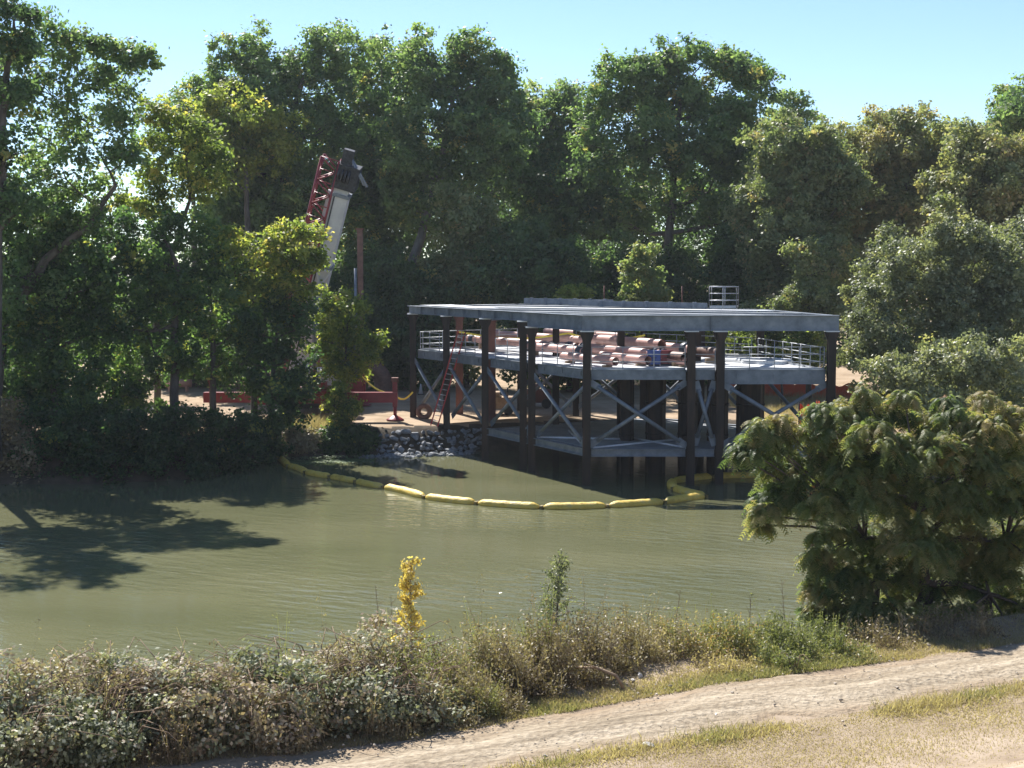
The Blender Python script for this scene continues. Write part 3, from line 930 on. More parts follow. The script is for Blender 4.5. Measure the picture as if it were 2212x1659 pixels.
MB().tube(Vector((CX + .3, 81.9, G + 2.3)), b0.lerp(b1, .45) + fr * .55, .17).build('lift_cylinder', M['galv'], cr_)
hd = bb(.955, 1.07, 1.35, 1.15, -.1).build('boom_head', M['dark'], cr_)
mb = MB()
for o in (-.3, -.1, .1, .3):
    c = b0.lerp(b1, 1.02) + lt * o + fr * .5
    mb.path([c - lt * .05, c - lt * .03, c + lt * .03, c + lt * .05], [.42, .38, .38, .42], 16)
mb.build('sheave', M['dark'], hd)
bb(1.07, 1.14, .6, .5, .1, .1).build('nose_block', M['dark'], hd)
mb = MB().tube(b0.lerp(b1, 1.12) + lt * .1 + fr * .2, b0.lerp(b1, 1.0) - lt * 1.2 + fr * .4, .05)
mb.tube(b0.lerp(b1, 1.1) - lt * .1, b0.lerp(b1, .99) - lt * 1.35, .09)
mb.build('stay_arm', M['galv'], hd)
# red lattice jib stowed along the boom
mb = MB()
def jp(t, a, c): 
    wdt = .7 if t > .3 else .35 + .9 * t
    return b0.lerp(b1, t) + lt * (1.0 + a * wdt * .75) + fr * (.1 + c * wdt * .6)
for a in (-1, 1):
    for c in (-1, 1):
        mb.path([jp(t, a, c) for t in (.28, .45, .6, .8, 1.08)], .07, 6)
N = 14
for i in range(N):
    t0, t1 = .28 + .8 * i / N, .28 + .8 * (i + 1) / N
    for c in (-1, 1):
        mb.tube(jp(t0, -1 if i % 2 else 1, c), jp(t1, 1 if i % 2 else -1, c), .046, n=5)
    for a in (-1, 1):
        mb.tube(jp(t0, a, -1 if i % 2 else 1), jp(t1, a, 1 if i % 2 else -1), .046, n=5)
    mb.tube(jp(t1, -1, 1), jp(t1, 1, 1), .03, n=5)
mb.build('lattice_jib', M['red'], cr_)
bb(.0, .32, .16, .16, .75, .3).build('jib_root', M['red'], cr_)
bb(.2, .31, .5, .5, 1.0, .1).build('hook_block', M['red'], cr_)

# ------------------------------------------------------------------ yard things
mast_p = at(779, 640, 92)
mast = empty('steel_mast', (mast_p.x, 92, 1.35))
tag(mast, 'upright dark red steel mast with grey pole behind the crane', 'mast')
zt = at(779, 497, 92).z
mb = MB().ibeam((mast_p.x, 92, 1.3), (mast_p.x, 92, zt), .36, .36, .05, up=(0, 1, 0))
mb.build('column', M['pipe_dark'], mast)
MB().tube((mast_p.x - .32, 91.7, 1.3), (mast_p.x - .3, 91.7, zt - 2.5), .09).build('pole', M['galv'], mast)
MB().box((mast_p.x, 91.9, zt + .06), (.5, .5, .1)).build('cap', M['rust'], mast)

ep = on(822, 851, 1.4)
el = empty('elbow_pipe', (ep.x, ep.y, 1.36))
tag(el, 'large rusty brown elbow pipe standing upright in the yard', 'pipe')
ex, ey = ep.x + .2, ep.y
pts = [(ex, ey, 1.3), (ex, ey, 2.1)] + [(ex - 1.1 + 1.1 * math.cos(t), ey, 2.1 + 1.15 * math.sin(t)) for t in (.3, .6, .9, 1.2, 1.45)]
mb = MB().path(pts, .62, 16, False); mb.path(pts, .57, 16, False)
mb.build('bend', M['pipe_dark'], el)
MB().path([(ex, ey, 1.32), (ex, ey, 1.42)], .74, 16).build('flange', M['rust'], el)

tp = Vector((-5.05, 79.4, 0))
ty = empty('tyre', (tp.x, tp.y, 1.4))
tag(ty, 'old worn tyre standing by the left end post foot', 'tyre')
mb = MB()
ring = [(tp.x + .34 * math.cos(t * .3142), tp.y, 1.36 + .46 + .34 * math.sin(t * .3142)) for t in range(21)]
mb.path(ring, .14, 8, False)
mb.build('tread', M['pipe_dark'], ty)
ring2 = [(tp.x + .2 * math.cos(t * .3142), tp.y, 1.36 + .46 + .2 * math.sin(t * .3142)) for t in range(21)]
MB().path(ring2, .03, 6, False).build('bead', M['wood'], ty)

gp = at(385, 806, 97)
gr_ = MB().path([Vector((gp.x - .9, 97, 2.0)), Vector((gp.x + .9, 97, 2.0))], .28, 14)
gr_.box((gp.x - .6, 97, 1.55), (.15, .6, .5)); gr_.box((gp.x + .6, 97, 1.55), (.15, .6, .5))
tag(gr_.build('drain_pipe', M['pipe']), 'short pinkish pipe on blocks in the yard behind the left trees', 'pipe')
# machinery seen under the deck
def machine(x, y, w, h, mat, lab, name, Y=None):
    q = on(x, y, 1.4) if Y is None else Vector((at(x, y, Y).x, Y, 1.4))
    z0 = tz(q.x, q.y)
    root = empty(name, (q.x, q.y, z0)); tag(root, lab, 'machine')
    MB().box((q.x, q.y, z0 + .35 + h * .35), (w, 1.2, h * .7)).build('engine_housing', M[mat], root)
    MB().box((q.x - w * .2, q.y, z0 + .35 + h * .85), (w * .45, 1, h * .3)).build('cowl', M[mat], root)
    MB().tube((q.x + w * .3, q.y, z0 + .35 + h * .7), (q.x + w * .3, q.y, z0 + .6 + h), .05).build('exhaust_pipe', M['dark'], root)
    for s_ in (-1, 1):
        c = Vector((q.x + s_ * w * .32, q.y - .62, z0 + .3))
        MB().path([c - Vector((0, .09, 0)), c + Vector((0, .09, 0))], .3, 16).build('wheel', M['black'], root)
machine(1078, 893, 1.7, 1.0, 'wood', 'dusty tan wheeled compressor under the left part of the platform', 'compressor')
machine(1163, 880, 1.5, 1.1, 'rust', 'rusty orange wheeled pump under the middle of the platform', 'portable_pump')
q = on(1450, 870, 1.4)
def cone(x, y):
    q = on(x, y, 1.45); z0 = tz(q.x, q.y)
    r_ = empty('traffic_cone', (q.x, q.y, z0)); tag(r_, 'orange and white traffic cone on the yard beneath the platform', 'cone')
    MB().box((q.x, q.y, z0 + .03), (.4, .4, .06)).build('base', M['black'], r_)
    MB().path([(q.x, q.y, z0 + .06), (q.x, q.y, z0 + .75)], [.16, .03], 12).build('body', M['white'], r_)
cone(909, 850)

# caution tape strung across the yard
mb = MB()
def tape(pts):
    for a, b in zip(pts[:-1], pts[1:]):
        a, b = Vector(a), Vector(b)
        pr = a
        for j in range(1, 9):
            q = a.lerp(b, j / 8) - Vector((0, 0, .35 * math.sin(math.pi * j / 8)))
            mb.bar(pr, q, .015, .1); pr = q
tape([at(770, 800, 84), at(850, 852, 80.5), Vector((L_.x, L_.y - .25, at(893, 846, 80.2).z))])
tag(mb.build('caution_tape', M['tape']), 'yellow caution tape strung from crane to the left end post', 'tape')
mb = MB()
tape([Vector((EN.x, EN.y - .3, 6.3)), Vector((BK[2].x - .5, BK[2].y - .8, 6.25)), Vector((BK[1].x, BK[1].y - .8, 6.3))])
tag(mb.build('caution_tape', M['tape']), 'yellow caution tape strung along the back of the middle deck', 'tape')
# orange netting on the right bank
def net(pts, h, lab, name='safety_fence'):
    root = empty(name, pts[0]); tag(root, lab, 'fence')
    V, F, N = [], [], 24
    for s0 in range(len(pts) - 1):
        a, b = Vector(pts[s0]), Vector(pts[s0 + 1])
        for j in range(N):
            V0 = a.lerp(b, j / N); V1 = a.lerp(b, (j + 1) / N)
            def wob(v, jj): return v + Vector((0, .1 * math.sin(jj * 1.3), 0))
            def hh(jj): return h * (.85 + .12 * math.sin(jj * .9 + s0))
            V0, V1 = wob(V0, j), wob(V1, j + 1)
            i0 = len(V)
            V += [V0, V1, V1 + Vector((0, .05, hh(j + 1))), V0 + Vector((0, .05, hh(j)))]
            V += [p + Vector((0, .015, 0)) for p in V[i0:i0 + 4]]
            F += [(i0, i0 + 1, i0 + 2, i0 + 3), (i0 + 7, i0 + 6, i0 + 5, i0 + 4), (i0 + 3, i0 + 2, i0 + 6, i0 + 7)]
        MB().tube(a, a + Vector((0, 0, h + .2)), .04, n=6).build('stake', M['dark'], root)
    mb = MB().add(V, F)
    mb.build('netting', M['orange'], root)
qa, qb = on(1655, 852, 1.45), on(1780, 855, 1.45)
def gpt(x, y): return Vector((x, y, tz(x, y)))
net([gpt(qa.x - 2.5, 95), gpt(qa.x + 1, 94), gpt(qb.x + 1.5, 90)], 1.15, 'orange safety netting along the far side of the yard')
net([gpt(16.0, 77), gpt(17.3, 76.5), gpt(17.6, 80)], 1.2, 'crumpled orange safety netting beside the right front post')

# riprap rocks
def rock_mesh(i):
    import bmesh
    bmx = bmesh.new()
    bmesh.ops.create_icosphere(bmx, subdivisions=2, radius=1)
    r_ = random.Random(i)
    planes = [(Vector((r_.gauss(0, 1), r_.gauss(0, 1), r_.gauss(0, 1))).normalized(), r_.uniform(.35, .75)) for _ in range(8)]
    for v in bmx.verts:
        for nn, d in planes:
            k = v.co.dot(nn)
            if k > d: v.co -= nn * (k - d)
        v.co += Vector((r_.gauss(0, .025), r_.gauss(0, .025), r_.gauss(0, .025)))
    me = bpy.data.meshes.new('rock'); bmx.to_mesh(me); bmx.free()
    me.materials.append(M['rock'])
    return me
rms = [rock_mesh(i) for i in range(9)]
first = None
rk = 0
for row in range(8):
    for j in range(21):
        x = -8.0 + j * .34 + random.uniform(-.1, .1) + (row % 2) * .13
        y = float(shore(x)) - 1.15 + row * .32 + random.uniform(-.1, .1)
        if x > -2.2 + row * .1: continue
        if x < -7.2 and random.random() < .35: continue
        z = tz(x, y)
        s_ = random.uniform(.13, .27)
        o = bpy.data.objects.new('riprap_rock', rms[rk % 9]) if first is None else first.copy()
        if first is None: first = o
        o.data = rms[rk % 9]
        COL.objects.link(o)
        o.location = (x, y, max(z, -.05) + .08)
        o.scale = (s_ * random.uniform(.9, 1.5), s_ * random.uniform(.8, 1.2), s_ * random.uniform(.6, .9))
        o.rotation_euler = (random.uniform(-.4, .4), random.uniform(-.4, .4), random.uniform(0, 6.28))
        tag(o, 'angular blue-grey rock in the riprap heap on the far bank', 'rock', 'riprap rocks on the far bank')
        rk += 1

# ------------------------------------------------------------------ trees behind the yard
GB = 'tall trees behind the yard'
tree('cottonwood_tree', 'tall dark green cottonwood directly behind the raised crane boom', 106,
     [(455, 200, 45), (490, 150, 45), (540, 115, 45), (590, 150, 55), (560, 215, 75), (470, 260, 55), (640, 180, 60), (700, 115, 50), (745, 95, 45), (740, 175, 60), (680, 260, 80), (590, 310, 80), (500, 340, 70),
      (730, 300, 70), (670, 390, 80), (560, 430, 80), (500, 470, 60), (640, 480, 75), (740, 430, 70)], 'cotton', [(610, None), (600, 560), (610, 330), (660, 160)], .55, dens=.9, per=26, group=GB)
tree('cottonwood_tree', 'bright yellow-green crown low in front of the tallest left cottonwood', 101,
     [(470, 230, 35), (520, 235, 50), (570, 250, 50), (480, 290, 50), (540, 300, 55), (440, 300, 40), (590, 320, 50), (490, 360, 50)], 'maple', [(540, None), (535, 480), (530, 320)], .32, dens=.9, per=24, group=GB, tone=(.2, .7))
tree('cottonwood_tree', 'slender cottonwood with thin gappy top between two broad crowns', 112,
     [(815, 115, 38), (775, 150, 40), (770, 240, 50), (870, 260, 45), (770, 350, 55), (850, 160, 35), (800, 180, 40), (835, 230, 50), (795, 280, 50), (850, 310, 55), (810, 380, 60), (860, 420, 55)], 'cotton_pale', [(830, None), (825, 400), (825, 150)], .35, dens=.65, per=20, group=GB)
tree('cottonwood_tree', 'broad tall cottonwood with leaning pale trunk right of the crane boom', 104,
     [(885, 110, 45), (875, 190, 55), (930, 160, 50), (1000, 100, 42), (960, 170, 55), (1050, 140, 50), (1085, 170, 35), (1010, 220, 75), (1075, 240, 55), (920, 260, 70), (1030, 310, 75), (880, 330, 65), (960, 350, 80),
      (1060, 390, 65), (890, 410, 60), (950, 450, 70)], 'cotton', [(880, None), (895, 560), (935, 430), (980, 210)], .5, 'bark_pale', dens=.9, per=26, group=GB)
tree('cottonwood_tree', 'pale shorter cottonwoods crown in the dip of the treetop line', 114,
     [(1125, 240, 40), (1150, 222, 40), (1200, 212, 40), (1245, 235, 42), (1275, 280, 45), (1110, 280, 50), (1280, 350, 55), (1100, 360, 60), (1190, 280, 55), (1250, 310, 50), (1150, 340, 60), (1220, 370, 60), (1130, 410, 60), (1200, 450, 60)], 'cotton_pale', [(1190, None), (1190, 420), (1190, 250)], .4, dens=.85, per=24, group=GB)
tree('cottonwood_tree', 'tall wide cottonwood behind the platform with sky gap by its trunk', 106,
     [(1325, 165, 42), (1370, 140, 40), (1415, 135, 40), (1465, 115, 40), (1520, 120, 38), (1560, 150, 40), (1610, 160, 45), (1645, 175, 25), (1300, 220, 42), (1370, 215, 65), (1450, 205, 70), (1540, 215, 65), (1610, 225, 45),
      (1310, 300, 60), (1390, 310, 75), (1480, 310, 75), (1570, 300, 65), (1330, 390, 65), (1410, 400, 60), (1530, 390, 60), (1610, 350, 45), (1370, 470, 60), (1560, 460, 50)],
     'cotton', [(1445, None), (1445, 560), (1452, 420), (1470, 220)], .5, dens=.85, per=25, group=GB)
tree('cottonwood_tree', 'small far cottonwood crown standing alone above the olive dome trees', 128,
     [(1700, 225, 32), (1740, 240, 26), (1675, 265, 30), (1715, 280, 35), (1660, 310, 35), (1690, 330, 40)], 'cotton_pale', [(1695, None), (1695, 350), (1705, 250)], .35, dens=.7, per=20, group=GB)
tree('cottonwood_tree', 'dark cottonwood crown at the upper right edge of the view', 112,
     [(2160, 250, 40), (2200, 235, 45), (2180, 300, 50), (2240, 290, 70), (2230, 240, 50), (2280, 340, 80)], 'cotton', [(2220, None), (2215, 400), (2205, 270)], .4, dens=1, per=26, group=GB)

GD = 'olive dome trees right of the yard'
tree('willow_tree', 'olive dome-shaped willow nearest the upper railing of the platform', 96,
     [(1690, 325, 70), (1750, 305, 62), (1800, 350, 60), (1810, 420, 60), (1620, 470, 50), (1800, 560, 60), (1690, 680, 50), (1760, 690, 55), (1660, 370, 60), (1730, 370, 65), (1640, 440, 50), (1700, 450, 60), (1630, 500, 45), (1660, 555, 55), (1720, 530, 55), (1780, 470, 60), (1770, 540, 55), (1650, 610, 45), (1700, 620, 50), (1780, 610, 55)],
     'olive', [(1740, None), (1735, 640), (1725, 440)], .4, leaf=.2, dens=1.5, per=28, clump=.42, group=GD, cat='tree', tone=(.1, .65), spread=.6)
tree('willow_tree', 'tallest brown-topped dome willow in the middle of the right group', 100,
     [(1880, 315, 62), (1940, 300, 66), (2000, 310, 62), (2050, 330, 60), (2060, 420, 65), (1800, 400, 55), (1880, 640, 60), (1820, 640, 55), (1990, 540, 65), (1840, 350, 50), (1900, 380, 65), (1970, 370, 65), (2030, 350, 50), (1850, 430, 55), (1830, 490, 50), (1900, 460, 65), (1970, 450, 60), (1850, 560, 60), (1930, 540, 60)],
     'olive', [(1920, None), (1920, 600), (1930, 400)], .4, leaf=.2, dens=1.5, per=28, clump=.42, group=GD, tone=(.3, .95), spread=.6)
tree('willow_tree', 'brownish dome willow at the right edge above the grey-green tree', 93,
     [(2080, 330, 58), (2130, 320, 58), (2190, 320, 58), (2250, 340, 60), (2030, 440, 60), (2060, 380, 55), (2130, 380, 65), (2200, 360, 60), (2090, 450, 60), (2170, 450, 70), (2240, 430, 70), (2060, 520, 55), (2150, 530, 70), (2230, 540, 70)],
     'olive', [(2150, None), (2145, 560), (2140, 420)], .4, leaf=.2, dens=1.5, per=28, clump=.42, group=GD, tone=(.3, .9), spread=.6)
tree('willow_tree', 'low bright green willow at the foot of the dome trees', 90,
     [(1740, 560, 35), (1790, 570, 35), (1680, 660, 40), (1740, 640, 40), (1800, 660, 45), (1860, 640, 40), (1630, 680, 30)],
     'olive', [(1750, None), (1745, 700), (1750, 620)], .2, leaf=.18, dens=1.5, per=26, clump=.4, group=GD, tone=(.2, .6))

GU = 'dark understory trees behind the platform'
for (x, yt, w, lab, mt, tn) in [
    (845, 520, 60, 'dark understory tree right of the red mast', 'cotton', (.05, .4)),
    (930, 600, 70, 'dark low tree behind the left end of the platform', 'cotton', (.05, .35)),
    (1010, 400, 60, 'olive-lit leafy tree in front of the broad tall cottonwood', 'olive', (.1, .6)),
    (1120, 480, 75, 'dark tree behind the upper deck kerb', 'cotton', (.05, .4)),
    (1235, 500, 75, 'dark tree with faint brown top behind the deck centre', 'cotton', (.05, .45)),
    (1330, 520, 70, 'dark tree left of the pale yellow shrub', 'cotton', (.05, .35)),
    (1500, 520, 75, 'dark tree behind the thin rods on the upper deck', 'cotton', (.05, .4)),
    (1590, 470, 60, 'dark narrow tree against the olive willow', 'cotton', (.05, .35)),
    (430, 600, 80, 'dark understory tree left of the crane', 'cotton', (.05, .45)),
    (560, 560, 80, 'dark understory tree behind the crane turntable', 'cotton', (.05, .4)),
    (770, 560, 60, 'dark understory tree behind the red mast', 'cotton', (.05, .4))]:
    lob = []
    yy = yt + w * .6
    while yy < 800:
        lob.append((x + random.uniform(-.5, .5) * w, yy, w * random.uniform(.6, .85)))
        lob.append((x + random.uniform(-.9, .9) * w, yy + 25, w * random.uniform(.5, .75)))
        yy += w * .62
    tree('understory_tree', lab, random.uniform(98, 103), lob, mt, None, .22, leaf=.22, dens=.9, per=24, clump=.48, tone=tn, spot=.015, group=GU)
tree('shrub', 'pale yellowish leafy shrub standing above the upper deck kerb', 92,
     [(1390, 550, 22), (1375, 580, 26), (1410, 590, 26), (1385, 620, 30), (1415, 630, 24), (1365, 645, 24), (1395, 680, 30)], 'cotton_pale', [(1392, None), (1392, 620)], .1, leaf=.2, dens=1.6, per=20, clump=.35, tone=(.4, .8), cat='shrub')
tree('shrub', 'yellow-green bush peeking over the upper deck kerb', 92,
     [(1225, 640, 20), (1250, 635, 20), (1240, 665, 30), (1265, 660, 20)], 'maple', [(1243, None), (1243, 660)], .08, leaf=.18, dens=2, per=20, clump=.3, tone=(.3, .75), cat='shrub')
tree('shrub', 'sunlit green shrub behind the right bay railing', 88,
     [(1660, 730, 30), (1710, 745, 32), (1750, 730, 30), (1620, 745, 30), (1690, 780, 35), (1580, 735, 28), (1745, 785, 30)], 'maple', [(1690, None), (1690, 760)], .1, leaf=.18, dens=1.8, per=22, clump=.35, tone=(.1, .65), cat='shrub')
tree('shrub', 'bright green shrub seen between the decks at the paired posts', 90,
     [(1440, 720, 26), (1500, 712, 26), (1550, 718, 24), (1380, 725, 26), (1470, 750, 30)], 'maple', [(1465, None), (1465, 730)], .1, leaf=.18, dens=1.8, per=20, clump=.35, tone=(.1, .6), cat='shrub')

for (lob, lab, Yd, mt, tn) in [
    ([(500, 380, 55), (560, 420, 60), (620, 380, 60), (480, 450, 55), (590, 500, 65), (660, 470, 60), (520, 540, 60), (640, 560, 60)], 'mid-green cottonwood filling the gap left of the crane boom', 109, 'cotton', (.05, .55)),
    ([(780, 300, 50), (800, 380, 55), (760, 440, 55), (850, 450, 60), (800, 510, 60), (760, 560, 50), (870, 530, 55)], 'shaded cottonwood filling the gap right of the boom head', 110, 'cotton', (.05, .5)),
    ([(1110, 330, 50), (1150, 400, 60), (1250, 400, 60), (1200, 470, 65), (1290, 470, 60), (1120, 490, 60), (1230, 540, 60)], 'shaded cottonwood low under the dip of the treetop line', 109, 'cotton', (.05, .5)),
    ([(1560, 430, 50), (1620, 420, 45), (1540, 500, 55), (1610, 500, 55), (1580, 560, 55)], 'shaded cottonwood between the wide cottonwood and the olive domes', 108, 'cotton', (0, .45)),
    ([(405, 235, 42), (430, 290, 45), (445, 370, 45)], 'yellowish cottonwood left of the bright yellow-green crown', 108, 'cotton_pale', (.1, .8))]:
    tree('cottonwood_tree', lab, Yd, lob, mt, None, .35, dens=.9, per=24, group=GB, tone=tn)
# far-off wood that closes the view behind
Q, T = [], []
lob = []
for x in range(-250, 2500, 75):
    Yd = random.uniform(130, 150)
    top = random.uniform(300, 400) if x > 540 else random.uniform(520, 600)
    y = top
    while y < 780:
        p = at(x + random.uniform(-30, 30), y, Yd); r = random.uniform(45, 65) * px(Yd)
        lob.append((p, (r * 1.2, r, r)))
        y += 50
q, t = crown_quads(lob, .42, .5, 20, .9, tone=(.05, .8))
wd = link('woodland', quad_mesh('woodland', q, t), M['wood_mass'])
tag(wd, 'dark woodland mass closing the view far behind the yard trees', 'woodland', kind='stuff')

# ------------------------------------------------------------------ trees on the left bank
GL = 'trees on the left bank'
kw = dict(leaf=.18, clump=.38, group=GL)
tree('cottonwood_tree', 'airy cottonwood with leaning trunk at the upper left against the sky', 67,
     [(60, 130, 55), (110, 70, 42), (160, 100, 40), (175, 160, 55), (110, 190, 60), (240, 110, 35), (285, 130, 32), (250, 180, 50), (310, 125, 18), (190, 250, 65), (110, 290, 60), (265, 260, 45), (50, 250, 55), (220, 330, 55), (140, 370, 60), (60, 380, 60), (270, 330, 35), (200, 420, 50), (110, 520, 45), (60, 590, 50), (170, 470, 40), (20, 640, 45)],
     'cotton_pale', [(-30, None), (10, 690), (100, 560), (190, 490), (250, 400)], .34, dens=.8, per=13, tone=(0, .6), under=.9, sub=.8, **kw)
tree('cottonwood_tree', 'dark cottonwood cut off by the upper left corner', 63,
     [(-40, 40, 70), (30, 30, 45), (45, 100, 35), (-20, 140, 65), (20, 200, 35), (-60, 260, 80), (10, 330, 45), (-40, 420, 80), (30, 450, 45)], 'cotton', [(-20, None), (-5, 500), (8, 200), (30, 60)], .34, dens=1.2, per=20, tone=(0, .45), **kw)
tree('alder_tree', 'dense dark alder at the left edge of the bank', 69,
     [(50, 470, 60), (130, 450, 55), (20, 550, 70), (110, 540, 65), (190, 520, 55), (60, 630, 70), (150, 620, 70), (220, 600, 55), (20, 710, 70), (110, 720, 70), (200, 700, 65), (80, 800, 65), (170, 790, 60), (20, 850, 50), (110, 860, 55), (190, 850, 55), (-20, 780, 60), (60, 880, 45)],
     'alder', [(120, None), (118, 700), (120, 540)], .28, dens=1.4, per=24, tone=(.05, .6), **kw)
tree('alder_tree', 'forked-trunk alder in the middle of the left bank', 71,
     [(240, 500, 50), (300, 540, 60), (360, 520, 50), (270, 610, 65), (350, 610, 60), (240, 690, 60), (320, 700, 65), (400, 660, 55), (270, 770, 60), (350, 780, 60), (240, 840, 50), (300, 850, 45), (200, 880, 40)],
     'alder', [(375, None), (378, 700), (385, 580), (345, 500)], .26, dens=1.25, per=22, tone=(.05, .65), **kw)
tree('alder_tree', 'tall thin alder with yellowing top leaning right over the left bank', 75,
     [(330, 240, 35), (390, 250, 40), (430, 290, 45), (345, 310, 40), (400, 330, 50), (450, 350, 38), (320, 390, 40), (390, 400, 45), (440, 410, 35), (350, 450, 35), (290, 450, 35)],
     'maple', [(335, None), (340, 700), (370, 560), (410, 430), (400, 310)], .2, dens=1.2, per=17, tone=(.05, .6), spot=.12, under=.7, **kw)
tree('alder_tree', 'bushy green alder between the forked alder and the leaning one', 73,
     [(430, 510, 45), (470, 560, 50), (420, 600, 55), (490, 630, 50), (440, 690, 55), (500, 710, 50), (410, 770, 50), (470, 780, 50)], 'alder', [(460, None), (458, 700), (450, 580)], .2, dens=1.3, per=22, tone=(.1, .75), spot=.08, **kw)
tree('alder_tree', 'yellow-green leaning alder on the bank in front of the crane', 74,
     [(520, 530, 40), (570, 560, 40), (610, 520, 35), (655, 520, 38), (640, 565, 42), (680, 565, 28), (590, 610, 45), (635, 630, 36), (550, 640, 45)],
     'maple', [(545, None), (550, 780), (530, 650), (500, 560), (560, 545)], .2, dens=1.4, per=22, tone=(.15, .75), spot=.1, **kw)
tree('alder_tree', 'dark shaded alder with twin trunks overhanging the water', 73,
     [(560, 710, 50), (610, 690, 50), (650, 700, 40), (570, 780, 50), (620, 770, 45), (540, 830, 40), (600, 840, 50), (650, 840, 40), (610, 900, 40)],
     'alder', [(590, None), (585, 850), (600, 700)], .22, dens=1.3, per=22, tone=(0, .45), spot=.02, **kw)
tree('sapling', 'bright yellow-green sapling right of the crane boom foot', 77,
     [(720, 650, 30), (760, 670, 32), (745, 710, 32), (790, 730, 32), (720, 735, 30), (770, 760, 34), (730, 780, 24), (800, 770, 25), (700, 700, 25), (720, 800, 26), (760, 805, 26), (690, 760, 22)], 'maple', [(745, None), (745, 800), (750, 700)], .1, dens=1.5, per=18, tone=(.1, .65), leaf=.15, clump=.3, cat='tree')
tree('sapling', 'low green sapling leaning over the riprap in front of the outrigger', 75,
     [(720, 870, 20), (750, 890, 22), (725, 840, 16), (765, 880, 16), (735, 915, 20)], 'maple', [(738, None), (738, 880)], .07, dens=1.8, per=20, tone=(.1, .6), leaf=.14, clump=.26, cat='tree')
# dark shrubs along the left waterline
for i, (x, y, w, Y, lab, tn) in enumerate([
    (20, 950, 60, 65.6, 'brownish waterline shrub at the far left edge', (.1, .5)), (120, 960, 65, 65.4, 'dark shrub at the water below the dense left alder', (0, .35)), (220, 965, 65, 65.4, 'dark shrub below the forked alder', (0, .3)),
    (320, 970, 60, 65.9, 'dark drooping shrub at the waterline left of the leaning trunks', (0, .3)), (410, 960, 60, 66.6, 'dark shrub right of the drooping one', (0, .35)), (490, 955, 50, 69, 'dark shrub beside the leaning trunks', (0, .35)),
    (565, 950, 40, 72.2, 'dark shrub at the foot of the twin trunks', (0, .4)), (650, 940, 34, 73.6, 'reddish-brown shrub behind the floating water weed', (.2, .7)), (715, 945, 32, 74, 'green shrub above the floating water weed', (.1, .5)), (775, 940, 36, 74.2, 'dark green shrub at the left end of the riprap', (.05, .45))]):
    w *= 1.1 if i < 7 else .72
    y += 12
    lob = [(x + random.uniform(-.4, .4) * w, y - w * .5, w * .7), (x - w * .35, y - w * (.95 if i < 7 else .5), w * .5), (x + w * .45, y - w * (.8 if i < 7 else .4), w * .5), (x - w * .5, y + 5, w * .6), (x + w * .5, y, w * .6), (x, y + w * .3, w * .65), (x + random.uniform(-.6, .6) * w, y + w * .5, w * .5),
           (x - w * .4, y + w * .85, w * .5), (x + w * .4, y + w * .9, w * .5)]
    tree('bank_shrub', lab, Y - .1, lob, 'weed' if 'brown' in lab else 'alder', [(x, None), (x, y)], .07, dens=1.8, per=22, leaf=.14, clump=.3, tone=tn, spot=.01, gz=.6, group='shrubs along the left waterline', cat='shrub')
for (x, yt, w, Yd, lab) in [(40, 640, 75, 86, 'shaded understory tree behind the dense left alder'), (165, 600, 75, 88, 'shaded understory tree behind the gap left of the forked alder'),
                        (300, 640, 70, 90, 'shaded understory tree behind the forked alder'), (520, 640, 60, 92, 'green understory tree behind the leaning alder')]:
    lob = [(x, yt, w * .7), (x - w * .6, yt + 50, w * .7), (x + w * .6, yt + 60, w * .7), (x, yt + 90, w * .75), (x - w * .4, yt + 140, w * .6), (x + w * .5, yt + 130, w * .6)]
    tree('understory_tree', lab, Yd, lob, 'alder', None, .18, leaf=.2, dens=1.1, per=24, clump=.45, tone=(.1, .8), spot=.05, group='understory trees on the left bank')
# grey-green tree beyond the mimosa
tree('oleaster_tree', 'big grey-green rounded tree right of the platform', 70,
     [(1960, 560, 50), (2030, 545, 55), (2110, 545, 55), (2180, 560, 55), (1915, 630, 50), (1990, 630, 65), (2070, 630, 65), (2160, 640, 70), (2240, 620, 70), (1880, 700, 50), (1950, 710, 65), (2040, 720, 70), (2130, 730, 75), (2220, 730, 75),
      (1865, 765, 38), (1930, 780, 55), (2020, 800, 70), (2110, 820, 75), (2210, 820, 80), (1900, 835, 36), (1960, 860, 55), (2060, 890, 70), (2160, 910, 80)],
     'grey', [(2060, None), (2055, 820), (2050, 650)], .35, leaf=.14, dens=2.6, per=28, clump=.32, tone=(.1, .75), spread=.6, spot=.03)

tree('oleaster_tree', 'lower greener rounded shrub mass in front of the grey-green tree', 62,
     [(1905, 800, 34), (1955, 815, 40), (1990, 780, 42), (2060, 760, 52), (2130, 770, 55), (2210, 780, 60), (1960, 870, 46), (2050, 840, 60), (2140, 850, 65), (2230, 870, 70), (2010, 930, 60), (2110, 940, 65), (2200, 950, 70)],
     'grey', [(2090, None), (2085, 900), (2080, 820)], .2, leaf=.13, dens=2.4, per=26, clump=.3, tone=(.2, .9), spread=.6, spot=.08, gz=.8)
tree('oleaster_tree', 'grey-green upper tree at the right edge under the brown dome', 76,
     [(2120, 560, 55), (2190, 540, 60), (2240, 580, 70), (2090, 620, 55), (2170, 630, 65), (1890, 580, 40), (1930, 545, 42), (1860, 640, 36), (1850, 710, 36)],
     'grey', [(2160, None), (2155, 700), (2150, 600)], .25, leaf=.15, dens=2.2, per=26, clump=.34, tone=(.0, .7), spread=.6, spot=.04)

